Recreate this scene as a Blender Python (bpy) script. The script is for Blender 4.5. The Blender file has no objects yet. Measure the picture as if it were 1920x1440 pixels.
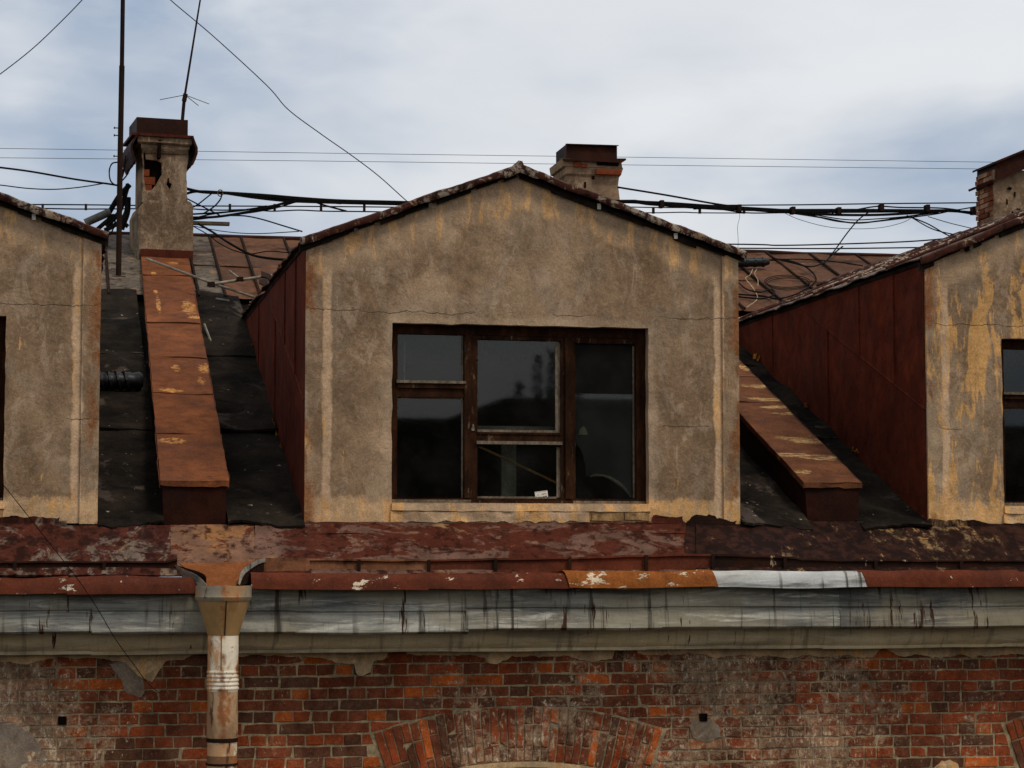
import bpy, math, random
from mathutils import Vector, Matrix, noise as mn
from mathutils.geometry import tessellate_polygon
random.seed(7)
sc = bpy.context.scene
COL = sc.collection
rad = math.radians

# ------------------------------------------------------------------ camera
FPX, YAW, PITCH, DIST = 4150.0, rad(11.7), rad(4.5), 16.25
cd = bpy.data.cameras.new('camera'); cam = bpy.data.objects.new('camera', cd); COL.objects.link(cam)
cam.location = (0, -DIST, 0); cam.rotation_euler = (math.pi/2 + PITCH, 0, -YAW)
cd.sensor_fit = 'HORIZONTAL'; cd.sensor_width = 36; cd.lens = FPX/1920*36
cd.clip_start = .1; cd.clip_end = 3000
sc.camera = cam
# ------------------------------------------------------------------ sky, sun, exposure
SUN_EL, SUN_AZ = rad(56), rad(36)          # azimuth: from the viewer's right, measured from the facade normal
w = bpy.data.worlds.new('World'); sc.world = w; w.use_nodes = True
wt = w.node_tree; wn = wt.nodes; wl = wt.links; wn.clear()
def wnode(t, **k):
    n = wn.new(t)
    for a, v in k.items(): setattr(n, a, v)
    return n
sky = wnode('ShaderNodeTexSky', sky_type='NISHITA', sun_disc=False, sun_elevation=SUN_EL, sun_rotation=math.pi - SUN_AZ)
sky.dust_density = 3.0
tc = wnode('ShaderNodeTexCoord')
mp = wnode('ShaderNodeMapping'); mp.inputs['Scale'].default_value = (1, 1, 2.6); mp.inputs['Location'].default_value = (2.35, .4, .55)
wl.new(tc.outputs['Generated'], mp.inputs[0])
def wnoise(scale, det, rough, dist=0.):
    n = wnode('ShaderNodeTexNoise'); n.inputs['Scale'].default_value = scale; n.inputs['Detail'].default_value = det
    n.inputs['Roughness'].default_value = rough; n.inputs['Distortion'].default_value = dist
    wl.new(mp.outputs[0], n.inputs['Vector']); return n.outputs['Fac']
def wrange(x, a, b, c=0., d=1.):
    n = wnode('ShaderNodeMapRange', interpolation_type='SMOOTHSTEP')
    wl.new(x, n.inputs[0])
    for i, v in enumerate((a, b, c, d)): n.inputs[i+1].default_value = v
    return n.outputs[0]
def wmix(f, a, b):
    n = wnode('ShaderNodeMix', data_type='RGBA')
    for s, v in ((n.inputs[0], f), (n.inputs[6], a), (n.inputs[7], b)):
        if hasattr(v, 'links'): wl.new(v, s)
        elif isinstance(v, (int, float)): s.default_value = v
        else: s.default_value = (*v, 1)
    return n.outputs[2]
skys = wnode('ShaderNodeVectorMath', operation='SCALE'); wl.new(sky.outputs[0], skys.inputs[0]); skys.inputs['Scale'].default_value = .10
big = wnoise(2.6, 5, .5, .3); mid = wnoise(6, 5, .52, .3); fine = wnoise(26, 5, .6, .4)
cloud = wmix(wrange(big, .38, .60), (.36, .45, .59), (.83, .845, .87))
cloud = wmix(wrange(mid, .44, .70, 0, .7), cloud, (.93, .935, .94))
cloud = wmix(wrange(fine, .45, .75, 0, .15), cloud, (.88, .89, .9))
allsky = wmix(.84, skys.outputs[0], cloud)
bg = wnode('ShaderNodeBackground'); wl.new(allsky, bg.inputs[0]); bg.inputs[1].default_value = 1.0
wo = wnode('ShaderNodeOutputWorld'); wl.new(bg.outputs[0], wo.inputs[0])
sd = bpy.data.lights.new('sun', 'SUN'); so = bpy.data.objects.new('sun', sd); COL.objects.link(so)
sd.energy = 1.5; sd.angle = rad(14); sd.color = (1, .93, .82)
sdir = Vector((math.sin(SUN_AZ)*math.cos(SUN_EL), -math.cos(SUN_AZ)*math.cos(SUN_EL), math.sin(SUN_EL)))
so.rotation_euler = sdir.to_track_quat('Z', 'Y').to_euler(); so.location = (8, -14, 18)
vs = sc.view_settings; vs.view_transform = 'Standard'; vs.look = 'None'; vs.gamma = 1; vs.exposure = 0
sc.render.film_transparent = False

# ------------------------------------------------------------------ measuring helpers (surveyed points of the place)
_f = Vector((math.sin(YAW)*math.cos(PITCH), math.cos(YAW)*math.cos(PITCH), math.sin(PITCH)))
_r = Vector((math.cos(YAW), -math.sin(YAW), 0)); _u = _r.cross(_f); _c = Vector((0, -DIST, 0))
def ray(x, y): return _f*FPX + _r*(x-960) + _u*(720-y)
def P(x, y, Y=0.):
    d = ray(x, y); return _c + d*((Y+DIST)/d.y)
def PP(x, y, p, n):
    d = ray(x, y); p = Vector(p); n = Vector(n); return _c + d*((p-_c).dot(n)/d.dot(n))
def fx(px, Y=0., py=800): return P(px, py, Y).x
def fz(py, Y=0., px=960): return P(px, py, Y).z
ROOF_S, ROOF_Y, ROOF_Z, RIDGE_Y = .384, .3, .26, 9.05
RN = Vector((0, -ROOF_S, 1)).normalized()
def rz(Y): return ROOF_Z + ROOF_S*(Y-ROOF_Y)
def PR(x, y, up=0.): return PP(x, y, Vector((0, ROOF_Y, ROOF_Z))+RN*up, RN)

# ------------------------------------------------------------------ mesh helpers
class MB:
    def __init__(s, xf=None): s.v = []; s.f = []; s.t = []; s.xf = xf; s.tone = None
    def add(s, vs, fs):
        o = len(s.v)
        for p in vs:
            p = Vector(p); s.v.append(s.xf(p) if s.xf else p); s.t.append(s.tone)
        s.f += [tuple(i+o for i in q) for q in fs]; return s
    def box(s, x0, x1, y0, y1, z0, z1):
        return s.add([(x0,y0,z0),(x1,y0,z0),(x1,y1,z0),(x0,y1,z0),(x0,y0,z1),(x1,y0,z1),(x1,y1,z1),(x0,y1,z1)],
            [(0,3,2,1),(4,5,6,7),(0,1,5,4),(1,2,6,5),(2,3,7,6),(3,0,4,7)])
    def hexa(s, a, b):                                    # two loops of equal length joined
        n = len(a); return s.add(list(a)+list(b), [tuple(range(n-1,-1,-1)), tuple(range(n,2*n))]+[(i,(i+1)%n,n+(i+1)%n,n+i) for i in range(n)])
    def plate(s, loops, to3, depth):                      # 2-d loops (outer, holes) -> plate with thickness
        pts = [p for l in loops for p in l]
        tri = tessellate_polygon([[Vector((p[0],p[1],0)) for p in l] for l in loops])
        n = len(pts); fr = [to3(*p) for p in pts]; bk = [Vector(p)+Vector(depth) for p in fr]
        fs = [tuple(t) for t in tri]+[tuple(n+i for i in reversed(t)) for t in tri]
        o = 0
        for l in loops:
            m = len(l)
            for i in range(m): fs.append((o+i, o+(i+1)%m, n+o+(i+1)%m, n+o+i))
            o += m
        return s.add(fr+bk, fs)
    def tube(s, path, r, n=6, cap=True):
        path = [Vector(p) for p in path]; rs = r if isinstance(r, (list, tuple)) else [r]*len(path)
        vs = []; up = Vector((.13,.31,.94)).normalized()
        for i, p in enumerate(path):
            d = (path[min(i+1,len(path)-1)]-path[max(i-1,0)]).normalized()
            a = d.cross(up)
            if a.length < .05: a = d.cross(Vector((1,0,0)))
            a.normalize(); b = d.cross(a)
            for k in range(n):
                t = 2*math.pi*k/n; vs.append(p+(a*math.cos(t)+b*math.sin(t))*rs[i])
        fs = []
        for i in range(len(path)-1):
            for k in range(n): fs.append((i*n+k, i*n+(k+1)%n, (i+1)*n+(k+1)%n, (i+1)*n+k))
        if cap: fs += [tuple(range(n-1,-1,-1)), tuple((len(path)-1)*n+k for k in range(n))]
        return s.add(vs, fs)
    def lathe(s, c, prof, n=32, wob=0.):
        vs = []; c = Vector(c)
        for r, z in prof:
            for k in range(n):
                t = 2*math.pi*k/n; q = r*(1+wob*mn.noise(Vector((math.cos(t)*1.5, math.sin(t)*1.5, z*6))))
                vs.append((c.x+q*math.cos(t), c.y+q*math.sin(t), z))
        fs = [(i*n+k, i*n+(k+1)%n, (i+1)*n+(k+1)%n, (i+1)*n+k) for i in range(len(prof)-1) for k in range(n)]
        return s.add(vs, fs)
    def sheet(s, A, B, C, D, nu=8, nv=4, t=.006, amp=0., rag=0., ragt=0., seed=0., freq=3.):
        A, B, C, D = map(Vector, (A,B,C,D)); n = (B-A).cross(D-A).normalized(); L = (D-A).normalized()
        fr = []
        for j in range(nv+1):
            for i in range(nu+1):
                u, v = i/nu, j/nv
                p = A*(1-u)*(1-v)+B*u*(1-v)+C*u*v+D*(1-u)*v
                q = p*freq+Vector((seed,seed*.7,0))
                p = p + n*amp*mn.noise(q)
                if j == 0 and rag: p = p + L*rag*(mn.noise(q*2.3)+.6*mn.noise(q*7))
                if j == nv and ragt: p = p + L*ragt*(mn.noise(q*2.3+Vector((9,9,9)))+.6*mn.noise(q*7))
                fr.append(p)
        m = len(fr); W = nu+1
        fs = []
        for j in range(nv):
            for i in range(nu):
                a = j*W+i; fs.append((a, a+1, a+1+W, a+W)); fs.append((m+a, m+a+W, m+a+1+W, m+a+1))
        ring = [i for i in range(W)]+[j*W+nu for j in range(1,nv+1)]+[nv*W+i for i in range(nu-1,-1,-1)]+[j*W for j in range(nv-1,0,-1)]
        for k in range(len(ring)):
            a, b = ring[k], ring[(k+1)%len(ring)]; fs.append((a, m+a, m+b, b))
        return s.add(fr+[p-n*t for p in fr], fs)
    def strip(s, prof, x0, x1, nx=10, t=.004, amp=0., seed=0., f2=2.2, slope=0., shear=0.):   # (Y,z) profile run along X, with thickness
        k = len(prof); fr = []; bk = []
        for i in range(nx+1):
            xb_ = x0+(x1-x0)*i/nx
            for j, (y, z) in enumerate(prof):
                x = xb_+shear*j/(k-1)
                a = prof[max(j-1,0)]; b = prof[min(j+1,k-1)]
                ty, tz = b[0]-a[0], b[1]-a[1]; l = math.hypot(ty,tz) or 1
                ny, nz = tz/l, -ty/l
                h = amp*mn.noise(Vector((x*f2, z*3+seed, seed*1.7)))
                hz = amp*.7*mn.noise(Vector((x*f2*.6+5, seed, 0)))
                fr.append(Vector((x, y+ny*h, z+nz*h+hz+slope*(x-x0)))); bk.append(Vector((x, y+ny*h-ny*t, z+nz*h-nz*t+hz+slope*(x-x0))))
        m = len(fr); fs = []
        for i in range(nx):
            for j in range(k-1):
                a = i*k+j; fs.append((a, a+k, a+k+1, a+1)); fs.append((m+a, m+a+1, m+a+k+1, m+a+k))
            for j in (0, k-1):
                a = i*k+j; fs.append((a, a+k, m+a+k, m+a))
        for i in (0, nx):
            for j in range(k-1):
                a = i*k+j; fs.append((a, a+1, m+a+1, m+a))
        return s.add(fr+bk, fs)
    def build(s, name, mat, parent=None, smooth=False):
        me = bpy.data.meshes.new(name); me.from_pydata([tuple(p) for p in s.v], [], s.f); me.update()
        if any(t is not None for t in s.t):
            at = me.color_attributes.new('tone', 'FLOAT_COLOR', 'POINT')
            for i, t in enumerate(s.t): at.data[i].color = (*(t or (.2,.05,.03)), 1)
        import bmesh
        bm = bmesh.new(); bm.from_mesh(me); bmesh.ops.recalc_face_normals(bm, faces=bm.faces); bm.to_mesh(me); bm.free()
        if smooth:
            me.polygons.foreach_set('use_smooth', [True]*len(me.polygons))
            me.set_sharp_from_angle(angle=rad(40))
        me.materials.append(M[mat]); o = bpy.data.objects.new(name, me); COL.objects.link(o)
        if parent is not None:
            o.parent = parent; o.matrix_parent_inverse = WM[parent.name].inverted()
        WM[o.name] = Matrix.Identity(4)
        return o
WM = {}
def tag(o, label, cat, group=None, kind=None):
    if label: o['label'] = label
    if cat: o['category'] = cat
    if group: o['group'] = group
    if kind: o['kind'] = kind
    return o
def thing(name, loc, label, cat, group=None):
    o = bpy.data.objects.new(name, None); COL.objects.link(o); o.location = loc; o.empty_display_size = .1
    WM[o.name] = Matrix.Translation(Vector(loc)); return tag(o, label, cat, group)
def smooth_path(pts, n=8):
    pts = [Vector(p) for p in pts]
    if len(pts) < 3: return [pts[0].lerp(pts[1], i/n) for i in range(n+1)]
    q = [pts[0]*2-pts[1]]+pts+[pts[-1]*2-pts[-2]]; out = []
    for i in range(1, len(q)-2):
        for k in range(n):
            t = k/n; a, b, c, d = q[i-1], q[i], q[i+1], q[i+2]
            out.append(.5*((2*b)+(c-a)*t+(2*a-5*b+4*c-d)*t*t+(3*b-a-3*c+d)*t**3))
    return out+[pts[-1]]
def clip(poly, nx, nz, d):                                  # keep n.p <= d
    out = []
    for i in range(len(poly)):
        a, b = poly[i], poly[(i+1)%len(poly)]
        da, db = nx*a[0]+nz*a[1]-d, nx*b[0]+nz*b[1]-d
        if da <= 0: out.append(a)
        if da*db < 0:
            t = da/(da-db); out.append((a[0]+(b[0]-a[0])*t, a[1]+(b[1]-a[1])*t))
    return out
def ragged(poly, step=.05, amp=.015, seed=0, keep=()):
    out = []
    for i in range(len(poly)):
        a, b = Vector(poly[i]), Vector(poly[(i+1)%len(poly)]); L = (b-a).length
        m = 1 if i in keep else max(1, int(L/step)); nr = Vector((-(b-a).y, (b-a).x)).normalized()
        for k in range(m):
            p = a.lerp(b, k/m)
            if i not in keep and k: p = p + nr*amp*(mn.noise(Vector((p.x*9+seed, p.y*9, seed)))*1.3+.7*mn.noise(Vector((p.x*31, p.y*31+seed, 3))))
            out.append((p.x, p.y))
    return out

# ------------------------------------------------------------------ materials
M = {}
class G:
    def __init__(s, name, rough=.9, spec=.1, metal=0.):
        m = bpy.data.materials.new(name); m.use_nodes = True; s.nt = m.node_tree; s.m = m; M[name] = m
        s.b = s.nt.nodes['Principled BSDF']; s.b.inputs['Roughness'].default_value = rough
        s.b.inputs['Specular IOR Level'].default_value = spec; s.b.inputs['Metallic'].default_value = metal
        s.tc = s.nt.nodes.new('ShaderNodeTexCoord'); s.p = s.tc.outputs['Object']
    def n(s, t, **k):
        n = s.nt.nodes.new(t)
        for a, v in k.items(): setattr(n, a, v)
        return n
    def set(s, sock, v):
        if hasattr(v, 'links'): s.nt.links.new(v, sock)
        elif isinstance(v, (tuple, list)): sock.default_value = (*v, 1) if len(v) == 3 and len(sock.default_value) == 4 else v
        else: sock.default_value = v
    def map(s, sca=(1,1,1), loc=(0,0,0), rot=(0,0,0)):
        n = s.n('ShaderNodeMapping'); s.nt.links.new(s.p, n.inputs[0])
        n.inputs['Scale'].default_value = sca; n.inputs['Location'].default_value = loc; n.inputs['Rotation'].default_value = rot
        return n.outputs[0]
    def noise(s, scale, det=4, rough=.55, vec=None, dist=0.):
        n = s.n('ShaderNodeTexNoise'); s.nt.links.new(vec or s.p, n.inputs['Vector'])
        n.inputs['Scale'].default_value = scale; n.inputs['Detail'].default_value = det
        n.inputs['Roughness'].default_value = rough; n.inputs['Distortion'].default_value = dist
        return n.outputs['Fac']
    def rng(s, x, a, b, c=0., d=1., lin=False):
        n = s.n('ShaderNodeMapRange', interpolation_type='LINEAR' if lin else 'SMOOTHSTEP'); s.set(n.inputs[0], x)
        for i, v in enumerate((a, b, c, d)): s.set(n.inputs[i+1], v)
        return n.outputs[0]
    def mix(s, f, a, b, mode='MIX'):
        n = s.n('ShaderNodeMix', data_type='RGBA', blend_type=mode)
        s.set(n.inputs[0], f); s.set(n.inputs[6], a); s.set(n.inputs[7], b); return n.outputs[2]
    def m2(s, op, a, b=0., c=0.):
        n = s.n('ShaderNodeMath', operation=op); s.set(n.inputs[0], a); s.set(n.inputs[1], b); s.set(n.inputs[2], c); return n.outputs[0]
    def xyz(s):
        n = s.n('ShaderNodeSeparateXYZ'); s.nt.links.new(s.p, n.inputs[0]); return n.outputs
    def attr(s, name):
        n = s.n('ShaderNodeAttribute', attribute_name=name); return n.outputs['Color']
    def crack(s, scale, width=.012, dist=.25):
        n = s.n('ShaderNodeTexVoronoi', feature='DISTANCE_TO_EDGE'); n.inputs['Scale'].default_value = scale
        nz = s.n('ShaderNodeTexNoise'); nz.inputs['Scale'].default_value = 3.2; nz.inputs['Detail'].default_value = 5
        s.nt.links.new(s.p, nz.inputs['Vector'])
        v = s.n('ShaderNodeVectorMath', operation='MULTIPLY_ADD'); s.nt.links.new(nz.outputs['Color'], v.inputs[0])
        v.inputs[1].default_value = (dist,)*3; s.nt.links.new(s.p, v.inputs[2]); s.nt.links.new(v.outputs[0], n.inputs['Vector'])
        return s.rng(n.outputs['Distance'], 0, width, 1, 0)
    def bump(s, h, strength=.4, dist=.01):
        n = s.n('ShaderNodeBump'); n.inputs['Strength'].default_value = strength; n.inputs['Distance'].default_value = dist
        s.set(n.inputs['Height'], h)
        if s.b.inputs['Normal'].links: s.nt.links.new(s.b.inputs['Normal'].links[0].from_socket, n.inputs['Normal'])
        s.nt.links.new(n.outputs[0], s.b.inputs['Normal'])
    def col(s, c, k=1., tint=(1.0,.90,.74), grain=None):
        gk = k if grain is None else grain
        gr = s.rng(s.noise(4.5, 9, .74, s.map((1,1,.8),(11,3,6)), .2), .30, .72, 1-.5*k, 1+.28*k)
        gn = s.rng(s.noise(105, 3, .7), .3, .7, 1-.26*gk, 1+.24*gk)
        f = s.m2('MULTIPLY', gr, gn); cb = s.n('ShaderNodeCombineXYZ')
        for i in range(3): s.nt.links.new(s.m2('MULTIPLY', f, tint[i]), cb.inputs[i])
        s.set(s.b.inputs['Base Color'], s.mix(1., c, cb.outputs[0], 'MULTIPLY'))
    def rgh(s, r): s.set(s.b.inputs['Roughness'], r)

def plaster(name, ochre=.0, dark=(.185,.135,.090), light=(.30,.228,.158), gable=None, pale=.85, win=None):
    g = G(name, .95, .06); X, Y, Z = g.xyz()
    big = g.noise(1.3, 6, .62, g.map((1,1,.8)), .5); med = g.noise(5.5, 7, .68); fin = g.noise(34, 4, .7); grit = g.noise(150, 2, .6)
    strk = g.noise(1.0, 7, .68, g.map((6.5,6.5,1.5)), .5)
    c = g.mix(g.rng(big, .40, .62), dark, light)
    c = g.mix(g.rng(g.noise(1.0, 8, .74, g.map((3.2,3.2,1.8),(7,3,5)), .6), .50, .58, 0, .45), c, (.270,.235,.190))
    c = g.mix(g.rng(g.noise(1.0, 8, .72, g.map((2.2,2.2,1.5),(1,7,2)), .8), .53, .60, 0, .5), c, (.155,.108,.068))
    c = g.mix(g.rng(g.noise(1., 7, .72, g.map((5,5,2.6),(5,5,1)), .8), .53, .62, 0, .5), c, (.38,.315,.245))
    och = g.m2('MULTIPLY', g.rng(strk, .645-ochre, .70-ochre), g.rng(g.noise(1.7, 5, .65, g.map((1,1,1),(3,1,8))), .42-ochre*.5, .52-ochre*.5))
    c = g.mix(g.m2('MULTIPLY', och, .85), c, (.56,.34,.13))
    if gable:                                                # paler, washed-out margins of the old coating along edges and opening
        xc, hw, za, sl, zb = gable
        nz1 = g.m2('SUBTRACT', g.noise(5.0, 8, .72, g.map((1,1,.7))), .5); nz2 = g.m2('SUBTRACT', g.noise(2.2, 6, .66, g.map((1,1,1),(4,4,4))), .5)
        ax = g.m2('ABSOLUTE', g.m2('SUBTRACT', X, xc)); dsd = g.m2('SUBTRACT', hw, ax)
        dv = g.m2('MULTIPLY', g.m2('SUBTRACT', g.m2('SUBTRACT', za, g.m2('MULTIPLY', ax, sl)), Z), .94)
        band = g.rng(g.m2('ABSOLUTE', g.m2('ADD', g.m2('SUBTRACT', dsd, .158), g.m2('MULTIPLY', nz1, .10))), .022, .045, 1, 0)
        band = g.m2('MULTIPLY', band, g.rng(dv, .20, .34))
        gz = g.rng(g.m2('ADD', dv, g.m2('MULTIPLY', nz2, .30)), .22, .32, 1, 0)
        bz = g.rng(g.m2('ADD', g.m2('SUBTRACT', Z, zb), g.m2('MULTIPLY', nz1, .26)), .13, .19, 1, 0)
        c = g.mix(g.m2('MULTIPLY', gz, .6*pale), c, (.42,.325,.23))
        c = g.mix(g.m2('MULTIPLY', bz, .9*pale), c, (.54,.40,.25)); c = g.mix(g.m2('MULTIPLY', band, pale), c, (.54,.42,.30))
        if win:
            w0, w1, h0, h1 = win
            dw = g.m2('MAXIMUM', g.m2('MAXIMUM', g.m2('SUBTRACT', w0, X), g.m2('SUBTRACT', X, w1)), g.m2('SUBTRACT', Z, h1))
            wz_ = g.m2('MULTIPLY', g.rng(g.m2('ADD', dw, g.m2('MULTIPLY', nz1, .16)), .03, .08, 1, 0), .6)
            c = g.mix(wz_, c, (.37,.30,.225))
        em2 = g.m2('MULTIPLY', g.m2('MAXIMUM', g.m2('MAXIMUM', g.m2('MULTIPLY', gz, .8), bz), band), g.rng(strk, .50, .58))
        c = g.mix(g.m2('MULTIPLY', em2, .9), c, (.62,.39,.17))
        rs = g.m2('MULTIPLY', g.rng(g.m2('ADD', dsd, g.m2('MULTIPLY', nz1, .06)), .02, .12, 1, 0), g.rng(g.noise(1.1, 6, .66, g.map((3,3,1.5),(2,8,1))), .50, .58))
        c = g.mix(g.m2('MULTIPLY', rs, .85), c, (.185,.068,.020))
    hz = g.m2('ADD', g.m2('SUBTRACT', Z, 1.865), g.m2('MULTIPLY', g.m2('SUBTRACT', g.noise(2.2, 6, .7, g.map((1,1,.05))), .5), .17))
    hz = g.rng(g.m2('ABSOLUTE', hz), .001, .0045, 1, 0)
    hy = g.m2('ADD', g.m2('SUBTRACT', Z, 1.02), g.m2('MULTIPLY', g.m2('SUBTRACT', g.noise(2.7, 6, .7, g.map((1,1,.05),(6,0,0))), .5), .12))
    hy = g.m2('MULTIPLY', g.rng(g.m2('ABSOLUTE', hy), .001, .004, 1, 0), g.rng(g.noise(1.9, 2, .5, g.map((1,1,1),(9,4,4))), .56, .6))
    ck = g.m2('MAXIMUM', hy, g.m2('MULTIPLY', hz, g.rng(g.noise(1.6, 2, .5, g.map((1,1,1),(4,4,4))), .42, .5)))
    c = g.mix(g.m2('MULTIPLY', ck, .75), c, (.05,.035,.025))
    c = g.mix(g.rng(fin, .40, .75, 0, .35), c, (.36,.29,.215)); c = g.mix(g.rng(grit, .58, .74, 0, .35), c, (.085,.06,.04))
    g.col(c, .62, (1.32,1.13,.945), .7)
    g.bump(g.m2('SUBTRACT', g.m2('ADD', g.m2('MULTIPLY', med, 1.3), g.m2('ADD', g.m2('MULTIPLY', fin, .5), g.m2('MULTIPLY', grit, .35))), g.m2('MULTIPLY', ck, 1.2)), .65, .012)
    g.bump(g.noise(1.0, 4, .6, g.map((2.6,2.6,2.0),(3,3,3)), .4), .7, .05)
    return g
XC, HW, ZB, ZE, ZA = 3.537, 1.693, .285, 2.395, 2.985
PITCHX = 4.955
SL = (ZA-ZE)/HW
plaster('plaster_middle', .02, gable=(XC, HW, ZA, SL, ZB), win=(2.5,4.508,.412,1.783))
plaster('plaster_left', .02, gable=(.315-HW, HW, ZA, SL, ZB))
plaster('plaster_right', .135, gable=(6.80+HW, HW, 3.07, .40, ZB), pale=.9, light=(.32,.26,.19))
plaster('plaster_chimney', -.02, dark=(.105,.078,.055), light=(.235,.178,.125))
plaster('plaster_patch', .08, dark=(.44,.33,.19), light=(.58,.45,.275))
plaster('plaster_grey', -.1, dark=(.15,.13,.11), light=(.22,.20,.18))
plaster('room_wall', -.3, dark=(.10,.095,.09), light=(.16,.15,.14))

def rusty(name, base, base2, orange=(.42,.15,.04), o_amt=.0, pale=(.55,.42,.28), p_amt=.0, rough=.8, dirrot=0, gscale=(1,1,1), dark=(.03,.012,.008), d_amt=.0, spec=.08, spots=None, tint=(1.0,.88,.68), brk=(22,16,16)):
    g = G(name, rough, spec)
    a = g.noise(1.6, 6, .62, dist=.3); b = g.noise(9, 6, .65); f = g.noise(60, 3, .7)
    c = g.mix(g.rng(a, .36, .66), base, base2)
    c = g.mix(g.rng(b, .42, .72, 0, .6), c, tuple(v*.62 for v in base))
    c = g.mix(g.rng(f, .45, .75, 0, .35), c, tuple(min(1, v*1.6) for v in base2))
    s = g.noise(1.0, 6, .68, g.map((3.2*gscale[0], 3.2*gscale[1], 3.2*gscale[2])), .2)
    c = g.mix(g.rng(s, .69-o_amt, .78-o_amt), c, orange)
    d = g.noise(2.4, 5, .6, g.map((1,1,1),(5,2,8)))
    c = g.mix(g.rng(d, .66-d_amt, .80-d_amt), c, dark)
    p = g.noise(1.0, 5, .75, g.map((7*gscale[0], 7*gscale[1], 7*gscale[2]), (3,7,1)), .1)
    c = g.mix(g.rng(p, .705-p_amt, .735-p_amt), c, pale)
    if spots:
        zt, sl, yf, lst, sc1, sc2 = spots; pn = Vector((0,-sl,1)).normalized(); p0 = Vector((0,yf,zt+.012)); X, Y, Z = g.xyz(); tot = None
        jig = g.m2('MULTIPLY', g.m2('SUBTRACT', g.noise(1., 7, .75, g.map((8,16,8)), .4), .5), 3.2)
        for (x, y, w_, h_) in lst:
            q = PP(x, y, p0, pn); q1 = PP(x+w_, y, p0, pn); q2 = PP(x, y-h_, p0, pn)
            dx = g.m2('MULTIPLY', g.m2('SUBTRACT', X, q.x), 1/abs(q1.x-q.x)); dy = g.m2('MULTIPLY', g.m2('SUBTRACT', Y, q.y), 1/abs(q2.y-q.y))
            d_ = g.m2('SQRT', g.m2('ADD', g.m2('MULTIPLY', dx, dx), g.m2('MULTIPLY', dy, dy)))
            m_ = g.rng(g.m2('ADD', d_, jig), .8, 1.25, 1, 0); tot = m_ if tot is None else g.m2('MAXIMUM', tot, m_)
        tot = g.m2('MULTIPLY', tot, g.rng(g.noise(1., 7, .8, g.map(brk)), .43, .53))
        c = g.mix(g.m2('MULTIPLY', tot, .9), c, g.mix(g.rng(f, .4, .6), sc1, sc2))
    g.col(c, .7, tint); g.bump(g.m2('ADD', b, g.m2('MULTIPLY', f, .4)), .25, .006)
    g.rgh(g.rng(a, .3, .7, rough-.1, rough+.1)); return g
rusty('rust_sheet', (.150,.056,.027), (.215,.080,.036), (.40,.15,.04), .0, (.62,.45,.25), .0, gscale=(.55,1.1,1.1), spots=(.56,.3535,.28,[(355,576,12,12),(297,570,4,14),(384,690,11,7),(330,690,7,5),(378,712,7,6),(318,732,22,3),(322,826,22,5),(366,597,12,3),(325,494,10,3),(289,513,5,3),(292,548,4,3)],(.50,.21,.05),(.66,.40,.16)))
rusty('rust_pale', (.125,.050,.026), (.19,.078,.038), (.42,.17,.06), .0, (.62,.48,.30), .01, gscale=(.35,1.4,1.4), tint=(1.0,.92,.78), brk=(5,26,5), spots=(.585,.366,.36,[(1412,690,14,2.5),(1425,724,30,2.5),(1440,748,40,3),(1455,762,28,2.5),(1478,774,30,2.2),(1490,822,34,3.4),(1520,828,30,3.2),(1480,852,40,3.6),(1535,856,34,4.5),(1398,690,10,4),(1506,884,16,3)],(.40,.24,.10),(.62,.44,.22)))
rusty('rust_roof', (.115,.055,.030), (.185,.080,.040), (.33,.14,.05), .03, (.48,.38,.26), .03, gscale=(.5,1.3,1.3), d_amt=.08, tint=(.92,.92,.92))
g_ck = rusty('red_cheek', (.094,.0185,.0085), (.140,.029,.0125), (.19,.06,.022), .0, (.30,.15,.06), -.06, rough=.85, gscale=(1.5,1.5,.6), d_amt=.0)
g_ck.bump(g_ck.noise(1.5, 3, .5, g_ck.map((1,1,.6)), .5), .9, .12)
rusty('red_dark', (.018,.006,.004), (.034,.010,.006), (.16,.055,.02), .0, (.42,.33,.22), .0, gscale=(1.2,1.2,.5))  # near-black red; the shade on the boxed flue fronts is put into this colour
rusty('red_fascia', (.095,.026,.015), (.135,.036,.019), (.22,.075,.03), .0, (.66,.60,.55), .085, rough=.7, gscale=(.7,1.4,1.4))
rusty('orange_fascia', (.24,.080,.022), (.33,.115,.030), (.50,.20,.06), .05, (.68,.62,.55), .13, rough=.7, gscale=(.6,1.4,1.4))
rusty('flashing', (.075,.018,.011), (.105,.026,.015), (.2,.07,.03), 0, (.4,.3,.2), .0)
rusty('cap_metal', (.026,.010,.007), (.050,.016,.010), (.15,.05,.02), .0, (.45,.36,.26), .01, rough=.7)
rusty('tray_rust', (.21,.075,.03), (.29,.11,.045), (.4,.2,.08), .04, (.5,.4,.28), .0, d_amt=.05)
rusty('mast_metal', (.018,.010,.008), (.032,.016,.011), p_amt=-.1)
rusty('brick_exposed', (.17,.045,.02), (.24,.065,.028), o_amt=-.1, p_amt=-.05)
rusty('gutter_rust', (.17,.068,.036), (.24,.115,.07), (.35,.17,.08), .06, (.45,.35,.25), .03, gscale=(.5,1,1), d_amt=.14)
rusty('gutter_red', (.085,.025,.016), (.13,.036,.02), (.22,.08,.03), .0, (.5,.36,.27), .01, gscale=(.5,1,1), d_amt=.10)
rusty('gutter_dark', (.014,.007,.005), (.038,.014,.009), (.16,.06,.03), .0, (.36,.28,.21), .06, gscale=(1.2,1,.5), d_amt=.10)

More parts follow.
